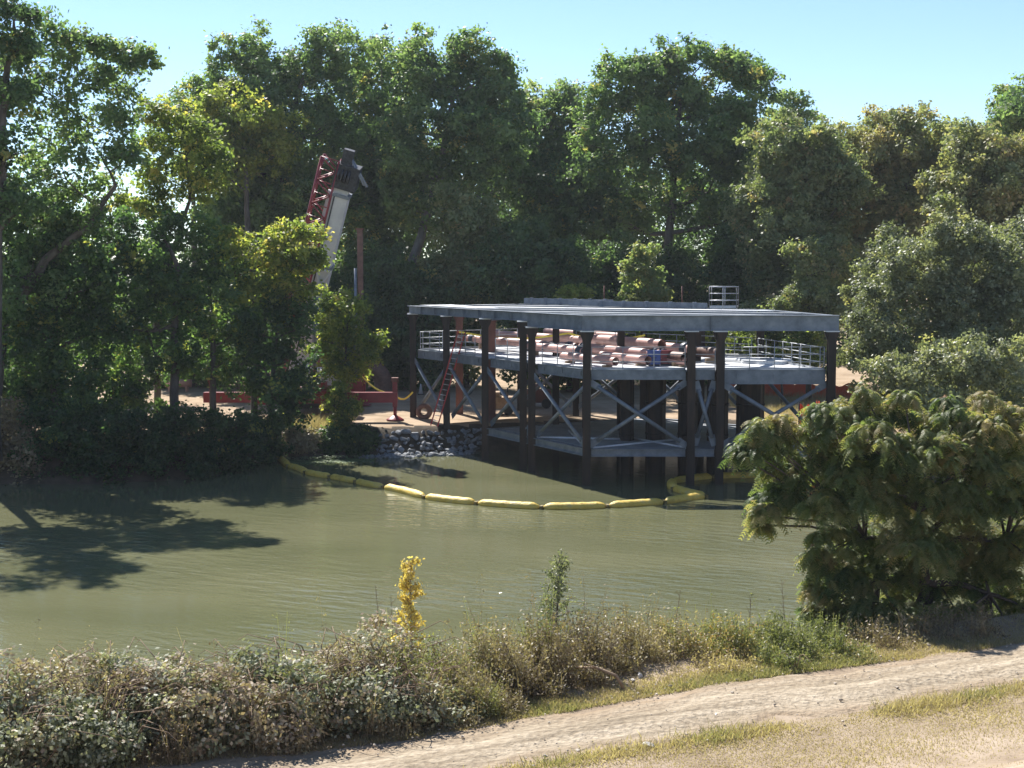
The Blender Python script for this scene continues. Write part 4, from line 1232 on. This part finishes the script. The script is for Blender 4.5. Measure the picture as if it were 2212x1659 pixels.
# ------------------------------------------------------------------ feathery tree on the near bank
MY = 33.5
mroot_p = Vector((at(2010, 1380, MY).x, MY, 1.4))
mim = empty('mimosa_tree', mroot_p)
tag(mim, 'feathery mimosa tree with pink blossoms overhanging the near bank water', 'tree')
ml = [(1690, 908, 16), (1765, 880, 17), (1872, 850, 17), (1955, 858, 18), (2040, 868, 18), (2130, 862, 20), (1640, 920, 16), (1600, 975, 22), (1620, 950, 25), (1665, 940, 30), (1840, 880, 35), (1920, 890, 40), (1985, 900, 40), (1640, 1125, 18), (1720, 1075, 35), (1640, 965, 45), (1690, 1000, 55), (1740, 940, 50), (1800, 905, 50), (1870, 900, 50), (1760, 1010, 65), (1840, 980, 70), (1930, 960, 70), (2010, 950, 60), (2090, 980, 60), (2160, 960, 60), (2230, 930, 70), (2120, 920, 50), (2180, 900, 45), (2060, 900, 40), (1680, 1060, 40), (1655, 1100, 26),
      (1780, 1080, 60), (1870, 1070, 75), (1960, 1060, 80), (2060, 1060, 80), (2150, 1060, 80), (2240, 1060, 80), (1800, 1160, 45), (1880, 1160, 70), (1980, 1160, 80), (2080, 1160, 80), (2180, 1160, 80), (1770, 1200, 30), (1800, 1240, 40), (1870, 1250, 50),
      (1960, 1260, 70), (2060, 1270, 80), (2170, 1270, 80), (1820, 1310, 40), (1770, 1270, 30), (1900, 1340, 40), (1990, 1350, 50), (2090, 1360, 55), (2190, 1360, 60), (1960, 1390, 40), (2060, 1410, 45), (2160, 1420, 50), (1920, 1210, 60), (2030, 1210, 70), (2130, 1220, 70), (2230, 1180, 80), (2250, 1300, 80), (1800, 1340, 45), (1850, 1390, 45), (1760, 1330, 30), (1930, 1400, 50), (1840, 1210, 45), (2010, 1420, 50), (2110, 1430, 50)]
k = px(MY)
LB_ = []
for x, y, r in ml:
    y += .5 * r
    dy = random.uniform(-1, 1) * r * k * 1.3
    p = at(x, y, MY + dy)
    LB_.append((p, r * k * random.uniform(.9, 1.2)))
for x, y, r in ((1880, 960, 55), (1950, 1000, 60), (2020, 990, 60), (2090, 1010, 60), (1910, 1060, 60), (1990, 1090, 65), (2070, 1100, 65), (2160, 1030, 60), (1830, 1040, 45), (2200, 1100, 60), (1880, 1330, 45), (1960, 1350, 50), (2060, 1350, 55)):
    LB_.append((at(x, y, MY - random.uniform(.6, 1.3)), r * k))
mb = MB()
tips = []
forks = [mroot_p, mroot_p + Vector((-.15, 0, .9)), mroot_p + Vector((-.3, .1, 1.8))]
mb.path(forks, [.17, .14, .12], 8)
mains = [Vector((mroot_p.x + dx, MY + dy, z)) for dx, dy, z in ((-1.6, .2, 3.4), (-.5, -.5, 4.2), (.7, .4, 4.0), (1.7, -.2, 3.4), (-1.4, -.4, 2.4), (1.2, -.6, 2.2))]
for q in mains:
    j = forks[2] if q.z > 3 else forks[1]
    mb.path([j, j.lerp(q, .5) + Vector((0, 0, .15)), q], [.1, .075, .05], 7, False)
for c, r in LB_:
    j = min(mains + [forks[1]], key=lambda a: (a - c).length)
    mb.path([j, j.lerp(c, .5) + Vector((random.uniform(-.1, .1), random.uniform(-.1, .1), .12)), c], [.045, .03, .018], 6, False)
mb.build('trunk', M['bark'], mim)
fq, ft, bq, bt = [], [], [], []
for c, r in LB_:
    c = np.array(c)
    ntip = int(44 * r * r + 12)
    dt = sphere_dirs(ntip); dt[:, 2] = np.where(dt[:, 2] < -.2, -dt[:, 2], dt[:, 2])
    tipp = c + dt * r * (1 - np.abs(rng.normal(0, .25, ntip)))[:, None]
    lobe_t = rng.uniform(.08, .45)
    for i in range(ntip):
        tt = rng.uniform(.0, .6)
        a0 = rng.uniform(0, 6.28)
        for j in range(rng.integers(9, 15)):
            a1 = a0 + j * 2.4
            out = np.array([math.cos(a1), math.sin(a1), 0]) + dt[i] * np.array([.7, .7, .2])
            out = out / (np.linalg.norm(out) + 1e-6)
            Lf = rng.uniform(.14, .32)
            tn = lobe_t + tt + rng.uniform(-.08, .2)
            up = rng.uniform(-.3, .75)
            NP = 8
            ss = np.linspace(.1, 1, NP)
            o3 = tipp[i] + rng.normal(size=3) * .06
            pos = o3 + out[None] * (ss * Lf)[:, None] + np.array([0, 0, 1.])[None] * ((up * ss - 1.05 * ss ** 2) * Lf)[:, None]
            tan = unit(out[None] + np.array([0, 0, 1.])[None] * (up - 2.1 * ss)[:, None])
            side = unit(np.cross(tan, np.array([0, 0, 1.]) + rng.normal(size=3) * .35))
            for sg in (-1, 1):
                pl_ = Lf * .3 * (1 - .75 * np.abs(ss - .5))
                e = pos + (side * sg + tan * .4 + np.array([0, 0, -.35])) * pl_[:, None]
                w = tan * (Lf * .058)
                fq.append(np.stack([pos - w, pos + w, e + w * .7, e - w * .7], 1))
                ft.append(np.full(NP, tn) + rng.normal(0, .05, NP))
for _ in range(26):
    c, r = LB_[random.randrange(len(LB_) - 12)]
    d = sphere_dirs(1)[0]; d[2] = abs(d[2]); p = np.array(c) + d * r * 1.02
    dd = sphere_dirs(40); dd[:, 2] = np.abs(dd[:, 2])
    pp = p + dd * rng.uniform(.02, .06, 40)[:, None]
    bq.append(leaf_quads(pp, rng.normal(size=(40, 3)), .035, .4)); bt.append(rng.random(40))
link('crown', quad_mesh('crown', np.concatenate(fq), np.concatenate(ft)), M['mimosa'], mim)
link('blossom', quad_mesh('blossom', np.concatenate(bq), np.concatenate(bt)), M['pink'], mim)

# ------------------------------------------------------------------ near bank vegetation
def bush(name, label, x, y, w, h, mat, n=6, leaf=.06, dens=7, per=16, clump=.14, tone=(0, 1), canes=14, group=None, cat='bush', spot=.05, yw=None):
    z0 = tz(x, y)
    root = empty(name, (x, y, z0)); tag(root, label, cat, group)
    L = []
    yw = yw or w * .8
    for i in range(n):
        a = random.uniform(0, 6.28); rr = math.sqrt(random.random()) * .62
        r = random.uniform(.3, .5)
        hh = h * (1 - .5 * rr) * random.uniform(.5, 1.2)
        cxp, cyp = x + w * .5 * rr * math.cos(a) * 1.3, y + yw * .5 * rr * math.sin(a) * 1.3
        zz = tz(cxp, cyp)
        L.append(((cxp, cyp, zz + hh * .5), (w * r * .75, yw * r * .75, hh * .55)))
    q, t = crown_quads(L, leaf, dens, per, clump, tone=tone, shell=.16, spot=spot, under=1)
    link('leaves', quad_mesh('leaves', q, t), M[mat], root)
    mb = MB()
    for i in range(canes):
        a = random.uniform(0, 6.28)
        b = Vector((x + random.uniform(-.25, .25) * w, y + random.uniform(-.25, .25) * yw, z0))
        e = b + Vector((math.cos(a) * w * .5, math.sin(a) * yw * .4, h * random.uniform(.5, 1.15)))
        m2 = b.lerp(e, .5) + Vector((0, 0, h * .35))
        mb.path([b, m2, e, e + Vector((math.cos(a) * .2, math.sin(a) * .2, -.12))], [.012, .01, .007, .004], 4, False)
    mb.build('canes', M['dead'], root)
    return root

def weed(name, label, x, y, w, h, n, mat, tone, leafy=1.0, group=None, cat='weed', lean=.18, leaf=.06, yw=None):
    """tall stems with small leaves up their length"""
    z0 = tz(x, y)
    root = empty(name, (x, y, z0)); tag(root, label, cat, group)
    Q, T = [], []
    yw = yw or w
    bx = x + rng.uniform(-.5, .5, n) * w; by = y + rng.uniform(-.5, .5, n) * yw
    hs = h * rng.uniform(.35, 1.0, n) * np.where(rng.random(n) < .07, 1.45, 1) * (.75 + .4 * np.sin(bx * 5 + by * 3))
    bz = terrain(bx, by)
    ln = rng.normal(size=(n, 2)) * lean
    base = np.stack([bx, by, bz - .03], 1)
    top = base + np.stack([ln[:, 0] * hs, ln[:, 1] * hs, hs], 1)
    a = rng.uniform(0, 3.14, n); wd_ = np.stack([np.cos(a), np.sin(a), a * 0], 1) * .008
    st = rng.uniform(tone[0], tone[1], n)
    Q.append(np.stack([base - wd_, base + wd_, top + wd_ * .4, top - wd_ * .4], 1)); T.append(st * .7)
    nl = max(3, int(26 * leafy * h))
    ii = np.repeat(np.arange(n), nl)
    f = rng.uniform(.12, 1.0, len(ii))
    p = base[ii] + (top - base)[ii] * f[:, None] + rng.normal(size=(len(ii), 3)) * (.05 + .05 * (1 - f))[:, None] * np.array([1, 1, .6])
    Q.append(leaf_quads(p, rng.normal(size=(len(ii), 3)) + np.array([0, 0, .4]), leaf, .42)); T.append(st[ii] + rng.normal(0, .1, len(ii)))
    link('stems', quad_mesh('stems', np.concatenate(Q), np.concatenate(T)), M[mat], root)
    return root

GBR = 'brambles along the near bank'
# rows measured along the bank: bearing on the photograph, row offset behind the road edge, size
spec = [
    (15, .5, 2.3, 1.25, (.1, .7), 'grey-green bramble bush in the bottom left corner'),
    (30, 1.9, 2.2, 1.5, (.2, 1), 'pale-leaved bramble bush at the left edge above the corner bush'),
    (130, 1.0, 2.2, 1.3, (.1, .6), 'dark green bramble right of the corner bush'),
    (190, 2.2, 2.2, 1.3, (.3, 1), 'bramble with whitish dry leaf tips near the water on the left'),
    (280, .7, 2.0, 1.0, (.0, .5), 'dark shaded bramble by the road start with reddish dead patch'),
    (310, 2.1, 2.2, 1.25, (.2, .9), 'tangled green and grey bramble third along the water side'),
    (420, 1.1, 2.2, 1.15, (.1, .8), 'mid-green bramble beside the left part of the road'),
    (450, 2.5, 2.0, 1.0, (.35, .95), 'light grey bramble under the small yellow spray'),
    (540, .8, 1.9, .95, (.3, .85), 'brown and tan bramble at the road edge left of centre'),
    (570, 2.1, 2.2, 1.15, (.1, .75), 'brown-stemmed bramble behind the tan one'),
    (660, 1.2, 2.1, 1.2, (.0, .7), 'large dark bramble in the middle of the row'),
    (700, 2.5, 2.2, 1.25, (.5, .9), 'purplish-brown bramble below the bare twigs'),
    (770, 1.0, 1.8, 1.05, (.05, .6), 'dark green bramble at the road edge left of the dry weeds'),
    (810, 2.2, 2.1, 1.35, (.2, .8), 'grey bramble just left of the golden sapling foot'),
    (870, 1.2, 1.8, 1.1, (.0, .7), 'last dark bramble before the dry brown weeds'),
]
for x, off, w, h, tn, lab in spec:
    # bearing -> position on the bank bench
    Xw = 0; Yw = 24
    for _ in range(12):
        Xw = at(x, 1500, Yw).x; Yw = float(road_far(Xw)) + off
    bush('bramble_bush', lab, Xw, Yw, w, h, 'bramble', 9, .085, 15, 20, .17, tn, 22, GBR)

GW = 'weeds along the near bank'
def wpos(x, off):
    Xw, Yw = 0, 26
    for _ in range(12):
        Xw = at(x, 1450, Yw).x; Yw = float(road_far(Xw)) + off
    return Xw, Yw
wspec = [
    (880, 2.4, 1.6, 1.1, 220, 'weed', (0, .7), 'grey-brown tall weeds round the golden sapling foot'),
    (950, 1.0, 1.4, .95, 220, 'weed', (.1, .7), 'tan dry weeds at the road edge below the golden sapling'),
    (960, 2.6, 1.8, 1.15, 260, 'lush', (0, .6), 'green tall weeds right of the golden sapling'),
    (1040, 1.3, 1.6, 1.0, 260, 'weed', (0, .6), 'brown arching dry weeds left of the dark hollow'),
    (1060, 2.7, 1.8, 1.35, 280, 'weed', (.2, .9), 'yellowish tall weeds left of the green sapling'),
    (1130, 1.9, 1.5, 1.25, 260, 'weed', (0, .5), 'dark brown weeds below the green sapling'),
    (1140, 3.2, 1.7, 1.3, 240, 'lush', (.1, 1), 'green and orange weeds beside the green sapling'),
    (1220, 2.2, 1.7, 1.35, 320, 'weed', (0, .45), 'tallest dark brown weed mound with spiky tops'),
    (1300, 2.6, 1.6, 1.2, 280, 'weed', (0, .65), 'dark brown weeds right of the tallest mound'),
    (1370, 2.9, 1.5, 1.0, 220, 'weed', (.15, .85), 'yellow-brown weeds above the pale debris'),
    (1440, 2.9, 1.5, .85, 200, 'weed', (.2, .9), 'thin upright yellow weeds right of the pale debris'),
    (1510, 2.6, 1.5, .85, 200, 'lush', (.2, 1), 'yellow-green weeds in the right-hand weed row'),
    (1580, 2.3, 1.5, .8, 220, 'lush', (.2, 1), 'green weeds with orange tinge left of the bright green patch'),
    (1650, 2.1, 1.6, .75, 260, 'lush', (.0, .6), 'bright green weed patch left of the mimosa'),
    (1730, 1.9, 1.6, .75, 260, 'lush', (.0, .55), 'bright green weeds touching the mimosa'),
    (1690, .9, 1.1, .5, 160, 'lush', (.1, .6), 'small green weed tuft near the road below the bright patch'),
    (1570, 1.1, 1.3, .35, 150, 'grass', (.2, .8), 'low straw-coloured weeds at the road edge right of centre'),
    (1800, 1.0, 1.5, .4, 170, 'lush', (.1, .8), 'low grey-green weeds below the mimosa edge'),
    (1900, 1.7, 1.6, .6, 180, 'weed', (0, .6), 'brown twiggy weeds at the mimosa foot'),
    (2060, 1.5, 1.8, .55, 180, 'weed', (0, .5), 'dark twiggy litter weeds in the mimosa shade'),
]
for x, off, w, h, n_, mt, tn, lab in wspec:
    X0, Y0 = wpos(x, off)
    weed('tall_weeds', lab, X0, Y0, w, h, int(n_ * 1.25), mt, tn, .8, GW, leaf=.07)
X0, Y0 = wpos(1709, .25)
bush('small_bush', 'small dark round bush alone at the road edge', X0, Y0, .38, .42, 'lush', 4, .045, 40, 16, .07, (0, .4), 3)
X0, Y0 = wpos(1035, .75)
weed('goldenrod', 'drooping pale yellow-green feathery weed at the road edge', X0, Y0, .6, .6, 170, 'lush', (.3, .75), 1.4, leaf=.05, lean=.45)

# golden sapling
def sapling(name, label, xpx, ybase, ytop, Y, mat, wpx, leaf, bark, tone, dens, lean=0, n=26, cat='sapling'):
    z0 = None
    b = at(xpx, ybase, Y); t_ = at(xpx + lean, ytop, Y)
    b = Vector((b.x, Y, tz(b.x, Y)))
    root = empty(name, b); tag(root, label, cat)
    mb = MB()
    mb.path([b, b.lerp(t_, .5) + Vector((.03, 0, 0)), t_], [.03, .02, .006], 6)
    Q, T = [], []
    H = (t_ - b).length
    for i in range(n):
        f = .3 + .7 * i / n
        p = b.lerp(t_, f)
        a = random.uniform(0, 6.28)
        le = wpx * px(Y) * (1.15 - .75 * abs(f - .55) * 1.6) * random.uniform(.5, 1.1)
        e = p + Vector((math.cos(a) * le, math.sin(a) * le, le * .35))
        mb.path([p, p.lerp(e, .5) + Vector((0, 0, .04)), e], [.01, .007, .003], 4, False)
        m_ = int(dens * random.uniform(.7, 1.3))
        ff = rng.uniform(.25, 1.05, m_)[:, None]
        pp = np.array(p)[None] * (1 - ff) + np.array(e)[None] * ff + rng.normal(size=(m_, 3)) * .045
        Q.append(leaf_quads(pp, rng.normal(size=(m_, 3)) + np.array([0, -.3, .4]), leaf, .55, droop=.8)); T.append(rng.uniform(tone[0], tone[1], m_))
    mb.build('trunk', M[bark], root)
    link('crown', quad_mesh('crown', np.concatenate(Q), np.concatenate(T)), M[mat], root)
sapling('golden_sapling', 'slim sapling with golden yellow leaves on the near bank', 886, 1400, 1212, 27.6, 'gold', 40, .085, 'dead', (0, 1), 46, n=44)
sapling('green_sapling', 'slim grey-green sapling rising above the brown weeds', 1190, 1420, 1205, 28.6, 'grey', 44, .065, 'bark', (.1, .7), 46, lean=18, n=52)
sapling('yellow_spray', 'small spray of yellow leaves above the left brambles', 480, 1530, 1425, 25.6, 'gold', 36, .05, 'dead', (0, .7), 14, lean=30, n=10, cat='plant')
sapling('mullein_seedling', 'young pale leafy seedling in front of the mimosa shade', 1995, 1400, 1305, 31.0, 'lush', 16, .06, 'bark', (.2, .7), 14, n=12, cat='plant')
# bare dead stalks
for x, yb, yt, Y, ln, lab in [(835, 1390, 1265, 27.6, -24, 'bare dead twig left of the golden sapling'), (852, 1390, 1285, 27.5, -8, 'second bare dead twig close to the golden sapling'), (1700, 1400, 1250, 30.5, -12, 'pale dry stalk standing against the water left of the mimosa'),
                              (1612, 1420, 1290, 30, 10, 'thin dry stalk in the right weed row'), (1440, 1430, 1275, 29.6, 30, 'bent pale dry stalk right of the dark weeds')]:
    b = at(x, yb, Y); b = Vector((b.x, Y, tz(b.x, Y))); e = at(x + ln, yt, Y)
    mb = MB().path([b, b.lerp(e, .5) + Vector((.02, 0, 0)), e], [.012, .009, .004], 5, False)
    for j in range(7):
        p = b.lerp(e, .45 + .08 * j)
        mb.path([p, p + Vector((random.uniform(-.14, .14), random.uniform(-.1, .1), .16))], [.006, .002], 4, False)
    tag(mb.build('dry_stalk', M['dead']), lab, 'stalk')
# fallen branch
q = on(1290, 1478, 2.1)
mb = MB().path([(q.x - .4, q.y + .1, 2.4), (q.x, q.y, 2.42), (q.x + .35, q.y - .1, 2.3), (q.x + .5, q.y - .15, 2.05)], [.02, .025, .03, .03], 6)
mb.path([(q.x, q.y, 2.42), (q.x - .3, q.y - .1, 2.55)], [.015, .006], 5)
tag(mb.build('fallen_branch', M['wood']), 'bare fallen branch lying before the dark weed hollow', 'branch')

# dry grass and low ground cover on the near bank
def grass(name, lab, n, region, h, tone, mat='grass'):
    x, y = region(n)
    n = len(x)
    z = terrain(x, y)
    hs = h * rng.uniform(.4, 1.25, n)
    pn = .5 + .5 * np.sin(x * .9 + 1.1 * np.sin(y * 1.3)) * np.sin(y * 1.1 + .7 * np.sin(x * .6))
    hs = hs * (.45 + .8 * pn)
    a = rng.uniform(0, 6.28, n)
    w = np.stack([np.cos(a), np.sin(a), 0 * a], 1) * (.006 + .004 * rng.random(n))[:, None]
    b = np.stack([x, y, z - .01], 1)
    lean = rng.normal(size=(n, 2)) * .55
    t = b + np.stack([lean[:, 0] * hs, lean[:, 1] * hs, hs], 1)
    q = np.stack([b - w, b + w, t + w * .25, t - w * .25], 1)
    o = link(name, quad_mesh(name, q, tone(x, y, pn)), M[mat])
    tag(o, lab, 'grass', kind='stuff')
def verge(n):
    x = rng.uniform(-2, 14, n); yn = road_near(x)
    y = yn - .05 - np.abs(rng.normal(0, 1.6, n)) 
    k_ = y > 17
    return x[k_], y[k_]
grass('dry_grass', 'sparse straw-coloured grass below the dirt road', 70000, verge, .045, lambda x, y, p: .2 + .4 * rng.random(len(x)) + .1 * p)
def strip(n):
    x = rng.uniform(-2, 14, n); y = road_near(x) - .25 + rng.normal(0, .22, n)
    k_ = np.sin(x * 1.9) + np.sin(x * .7 + 1) + rng.normal(0, .5, n) > -.4
    return x[k_], y[k_]
grass('verge_grass', 'yellow and green grass strip along the road lower edge', 15000, strip, .12, lambda x, y, p: np.where(np.sin(x * 2.3) + rng.normal(0, .5, len(x)) > .75, .9, .5 + .15 * rng.random(len(x))))
def upper(n):
    x = rng.uniform(-7, 14, n); y = road_far(x) + np.abs(rng.normal(0, .9, n)) - .05
    return x, y
grass('bank_grass', 'mixed dry and green grass between the road and the bank weeds', 60000, upper, .09, lambda x, y, p: np.where(p + rng.normal(0, .2, len(x)) > .72, .85 + .1 * rng.random(len(x)), .15 + .55 * rng.random(len(x))))
def yard(n):
    x = rng.uniform(14, 30, n); y = rng.uniform(74, 98, n)
    k_ = y > shore(x) + 2
    return x[k_], y[k_]
grass('yard_grass', 'tall straw grass on the right of the far yard', 30000, yard, .55, lambda x, y, p: .25 + .45 * rng.random(len(x)))
def lbank(n):
    x = rng.uniform(-45, -9, n); y = shore(x) + 1.5 + np.abs(rng.normal(0, 3, n))
    return x, y
grass('left_bank_grass', 'dry undergrowth beneath the left bank trees', 40000, lbank, .5, lambda x, y, p: .1 + .5 * rng.random(len(x)))
# floating water weed
x = rng.uniform(-11.8, -7.2, 5000); y = shore(x) - .9 - np.abs(rng.normal(0, .55, 5000))
z = np.full(5000, .02) + np.where(rng.random(5000) < .15, rng.uniform(0, .22, 5000), 0) * (y > shore(x) - 1.5)
q = leaf_quads(np.stack([x, y, z], 1), np.array([0, 0, 1.]) + rng.normal(size=(5000, 3)) * .12, .12, .9)
tag(link('water_weed', quad_mesh('water_weed', q, rng.random(5000)), M['pad']), 'bright green floating water weed by the left end of the boom', 'water weed', kind='stuff')
# small litter
for x, y, s_, lab in [(1401, 1617, .08, 'white stone lying below the road in the dry grass'), (1382, 1460, .085, 'pale broken debris beside the dry weeds'), (1368, 1470, .06, 'small pale chip near the broken debris'), (1545, 1545, .05, 'small pale stone on the dirt road')]:
    q = on(x, y, 2.05)
    o = bpy.data.objects.new('pale_stone', rms[len(lab) % 9].copy()); o.data.materials.clear(); o.data.materials.append(M['pale'])
    COL.objects.link(o); o.location = (q.x, q.y, tz(q.x, q.y) + s_ * .4); o.scale = (s_ * 1.4, s_, s_ * .7); o.rotation_euler.z = random.uniform(0, 6)
    tag(o, lab, 'stone')
# dry tufts breaking up the bramble row
GT = 'dry tufts among the brambles'
for x, off, w, h, n_, mt, tn, lab in [
    (70, 1.3, .9, 1.5, 120, 'weed', (.2, .9), 'tan dry stems poking out of the left corner brambles'),
    (225, 1.6, .9, 1.6, 120, 'weed', (.3, 1), 'pale dry flower heads standing over the second left brambles'),
    (365, .5, 1.0, .8, 160, 'weed', (.0, .5), 'reddish-brown dead tuft at the road start'),
    (480, 1.6, 1.0, 1.25, 140, 'weed', (.2, .8), 'straw tuft between the grey bramble and the brown one'),
    (600, .5, 1.1, .8, 180, 'weed', (.25, .85), 'rusty straw tuft at the road edge below the brown bramble'),
    (640, 2.0, .9, 1.35, 140, 'lush', (.2, .9), 'green-yellow tall tuft in the middle of the brambles'),
    (740, 1.7, .9, 1.45, 140, 'weed', (.1, .6), 'purple-brown dry stems behind the dark bramble'),
    (850, .6, 1.0, .75, 150, 'weed', (.2, .8), 'low straw tuft at the road edge under the last bramble'),
    (905, 1.5, .8, 1.3, 150, 'lush', (.3, .8), 'pale green feathery tuft below the golden sapling')]:
    X0, Y0 = wpos(x, off)
    weed('dry_tuft', lab, X0, Y0, w, h, int(n_ * 1.2), mt, tn, .7, GT, leaf=.06)

# ------------------------------------------------------------------ the hazy autumn air
hz = MB().box((0, 80, 17.5), (700, 340, 45))
hm = bpy.data.materials.new('autumn_haze'); hm.use_nodes = True
hn = hm.node_tree.nodes; hn.remove(hn["Principled BSDF"])
pv = hn.new("ShaderNodeVolumePrincipled")
pv.inputs["Color"].default_value = (.86, .92, 1, 1)
pv.inputs["Density"].default_value = .00018
pv.inputs["Anisotropy"].default_value = .2
hm.node_tree.links.new(pv.outputs[0], hn["Material Output"].inputs["Volume"])
ho = hz.build('haze', hm)
tag(ho, kind='stuff')
S.cycles.volume_bounces = 0
S.cycles.volume_step_rate = 4

# loose stones on the track and verge
V, F = [], []
vb = np.array([v.co[:] for v in rms[2].vertices]); fb = [tuple(p.vertices) for p in rms[2].polygons]
for i in range(420):
    x = random.uniform(-3, 13)
    y = float(road_near(x)) + (random.uniform(-.6, 3.2) if i % 3 else random.choice((0, 2.6)) + random.gauss(0, .25))
    sc = random.uniform(.01, .028) * (1.7 if random.random() < .06 else 1)
    a = random.uniform(0, 6.28); ca, sa = math.cos(a), math.sin(a)
    q = vb * np.array([sc * random.uniform(.9, 1.6), sc, sc * .75])
    q = np.stack([q[:, 0] * ca - q[:, 1] * sa + x, q[:, 0] * sa + q[:, 1] * ca + y, q[:, 2] + tz(x, y) + .05], 1)
    b0 = len(V); V += q.tolist(); F += [tuple(k + b0 for k in f) for f in fb]
gvm = bpy.data.meshes.new('gravel'); gvm.from_pydata(V, [], F)
tag(link('gravel', gvm, noise_mat('road_stone', (.30, .25, .2), (.5, .44, .36), 3, .9)), 'loose small stones scattered along the dirt track', 'gravel', kind='stuff')
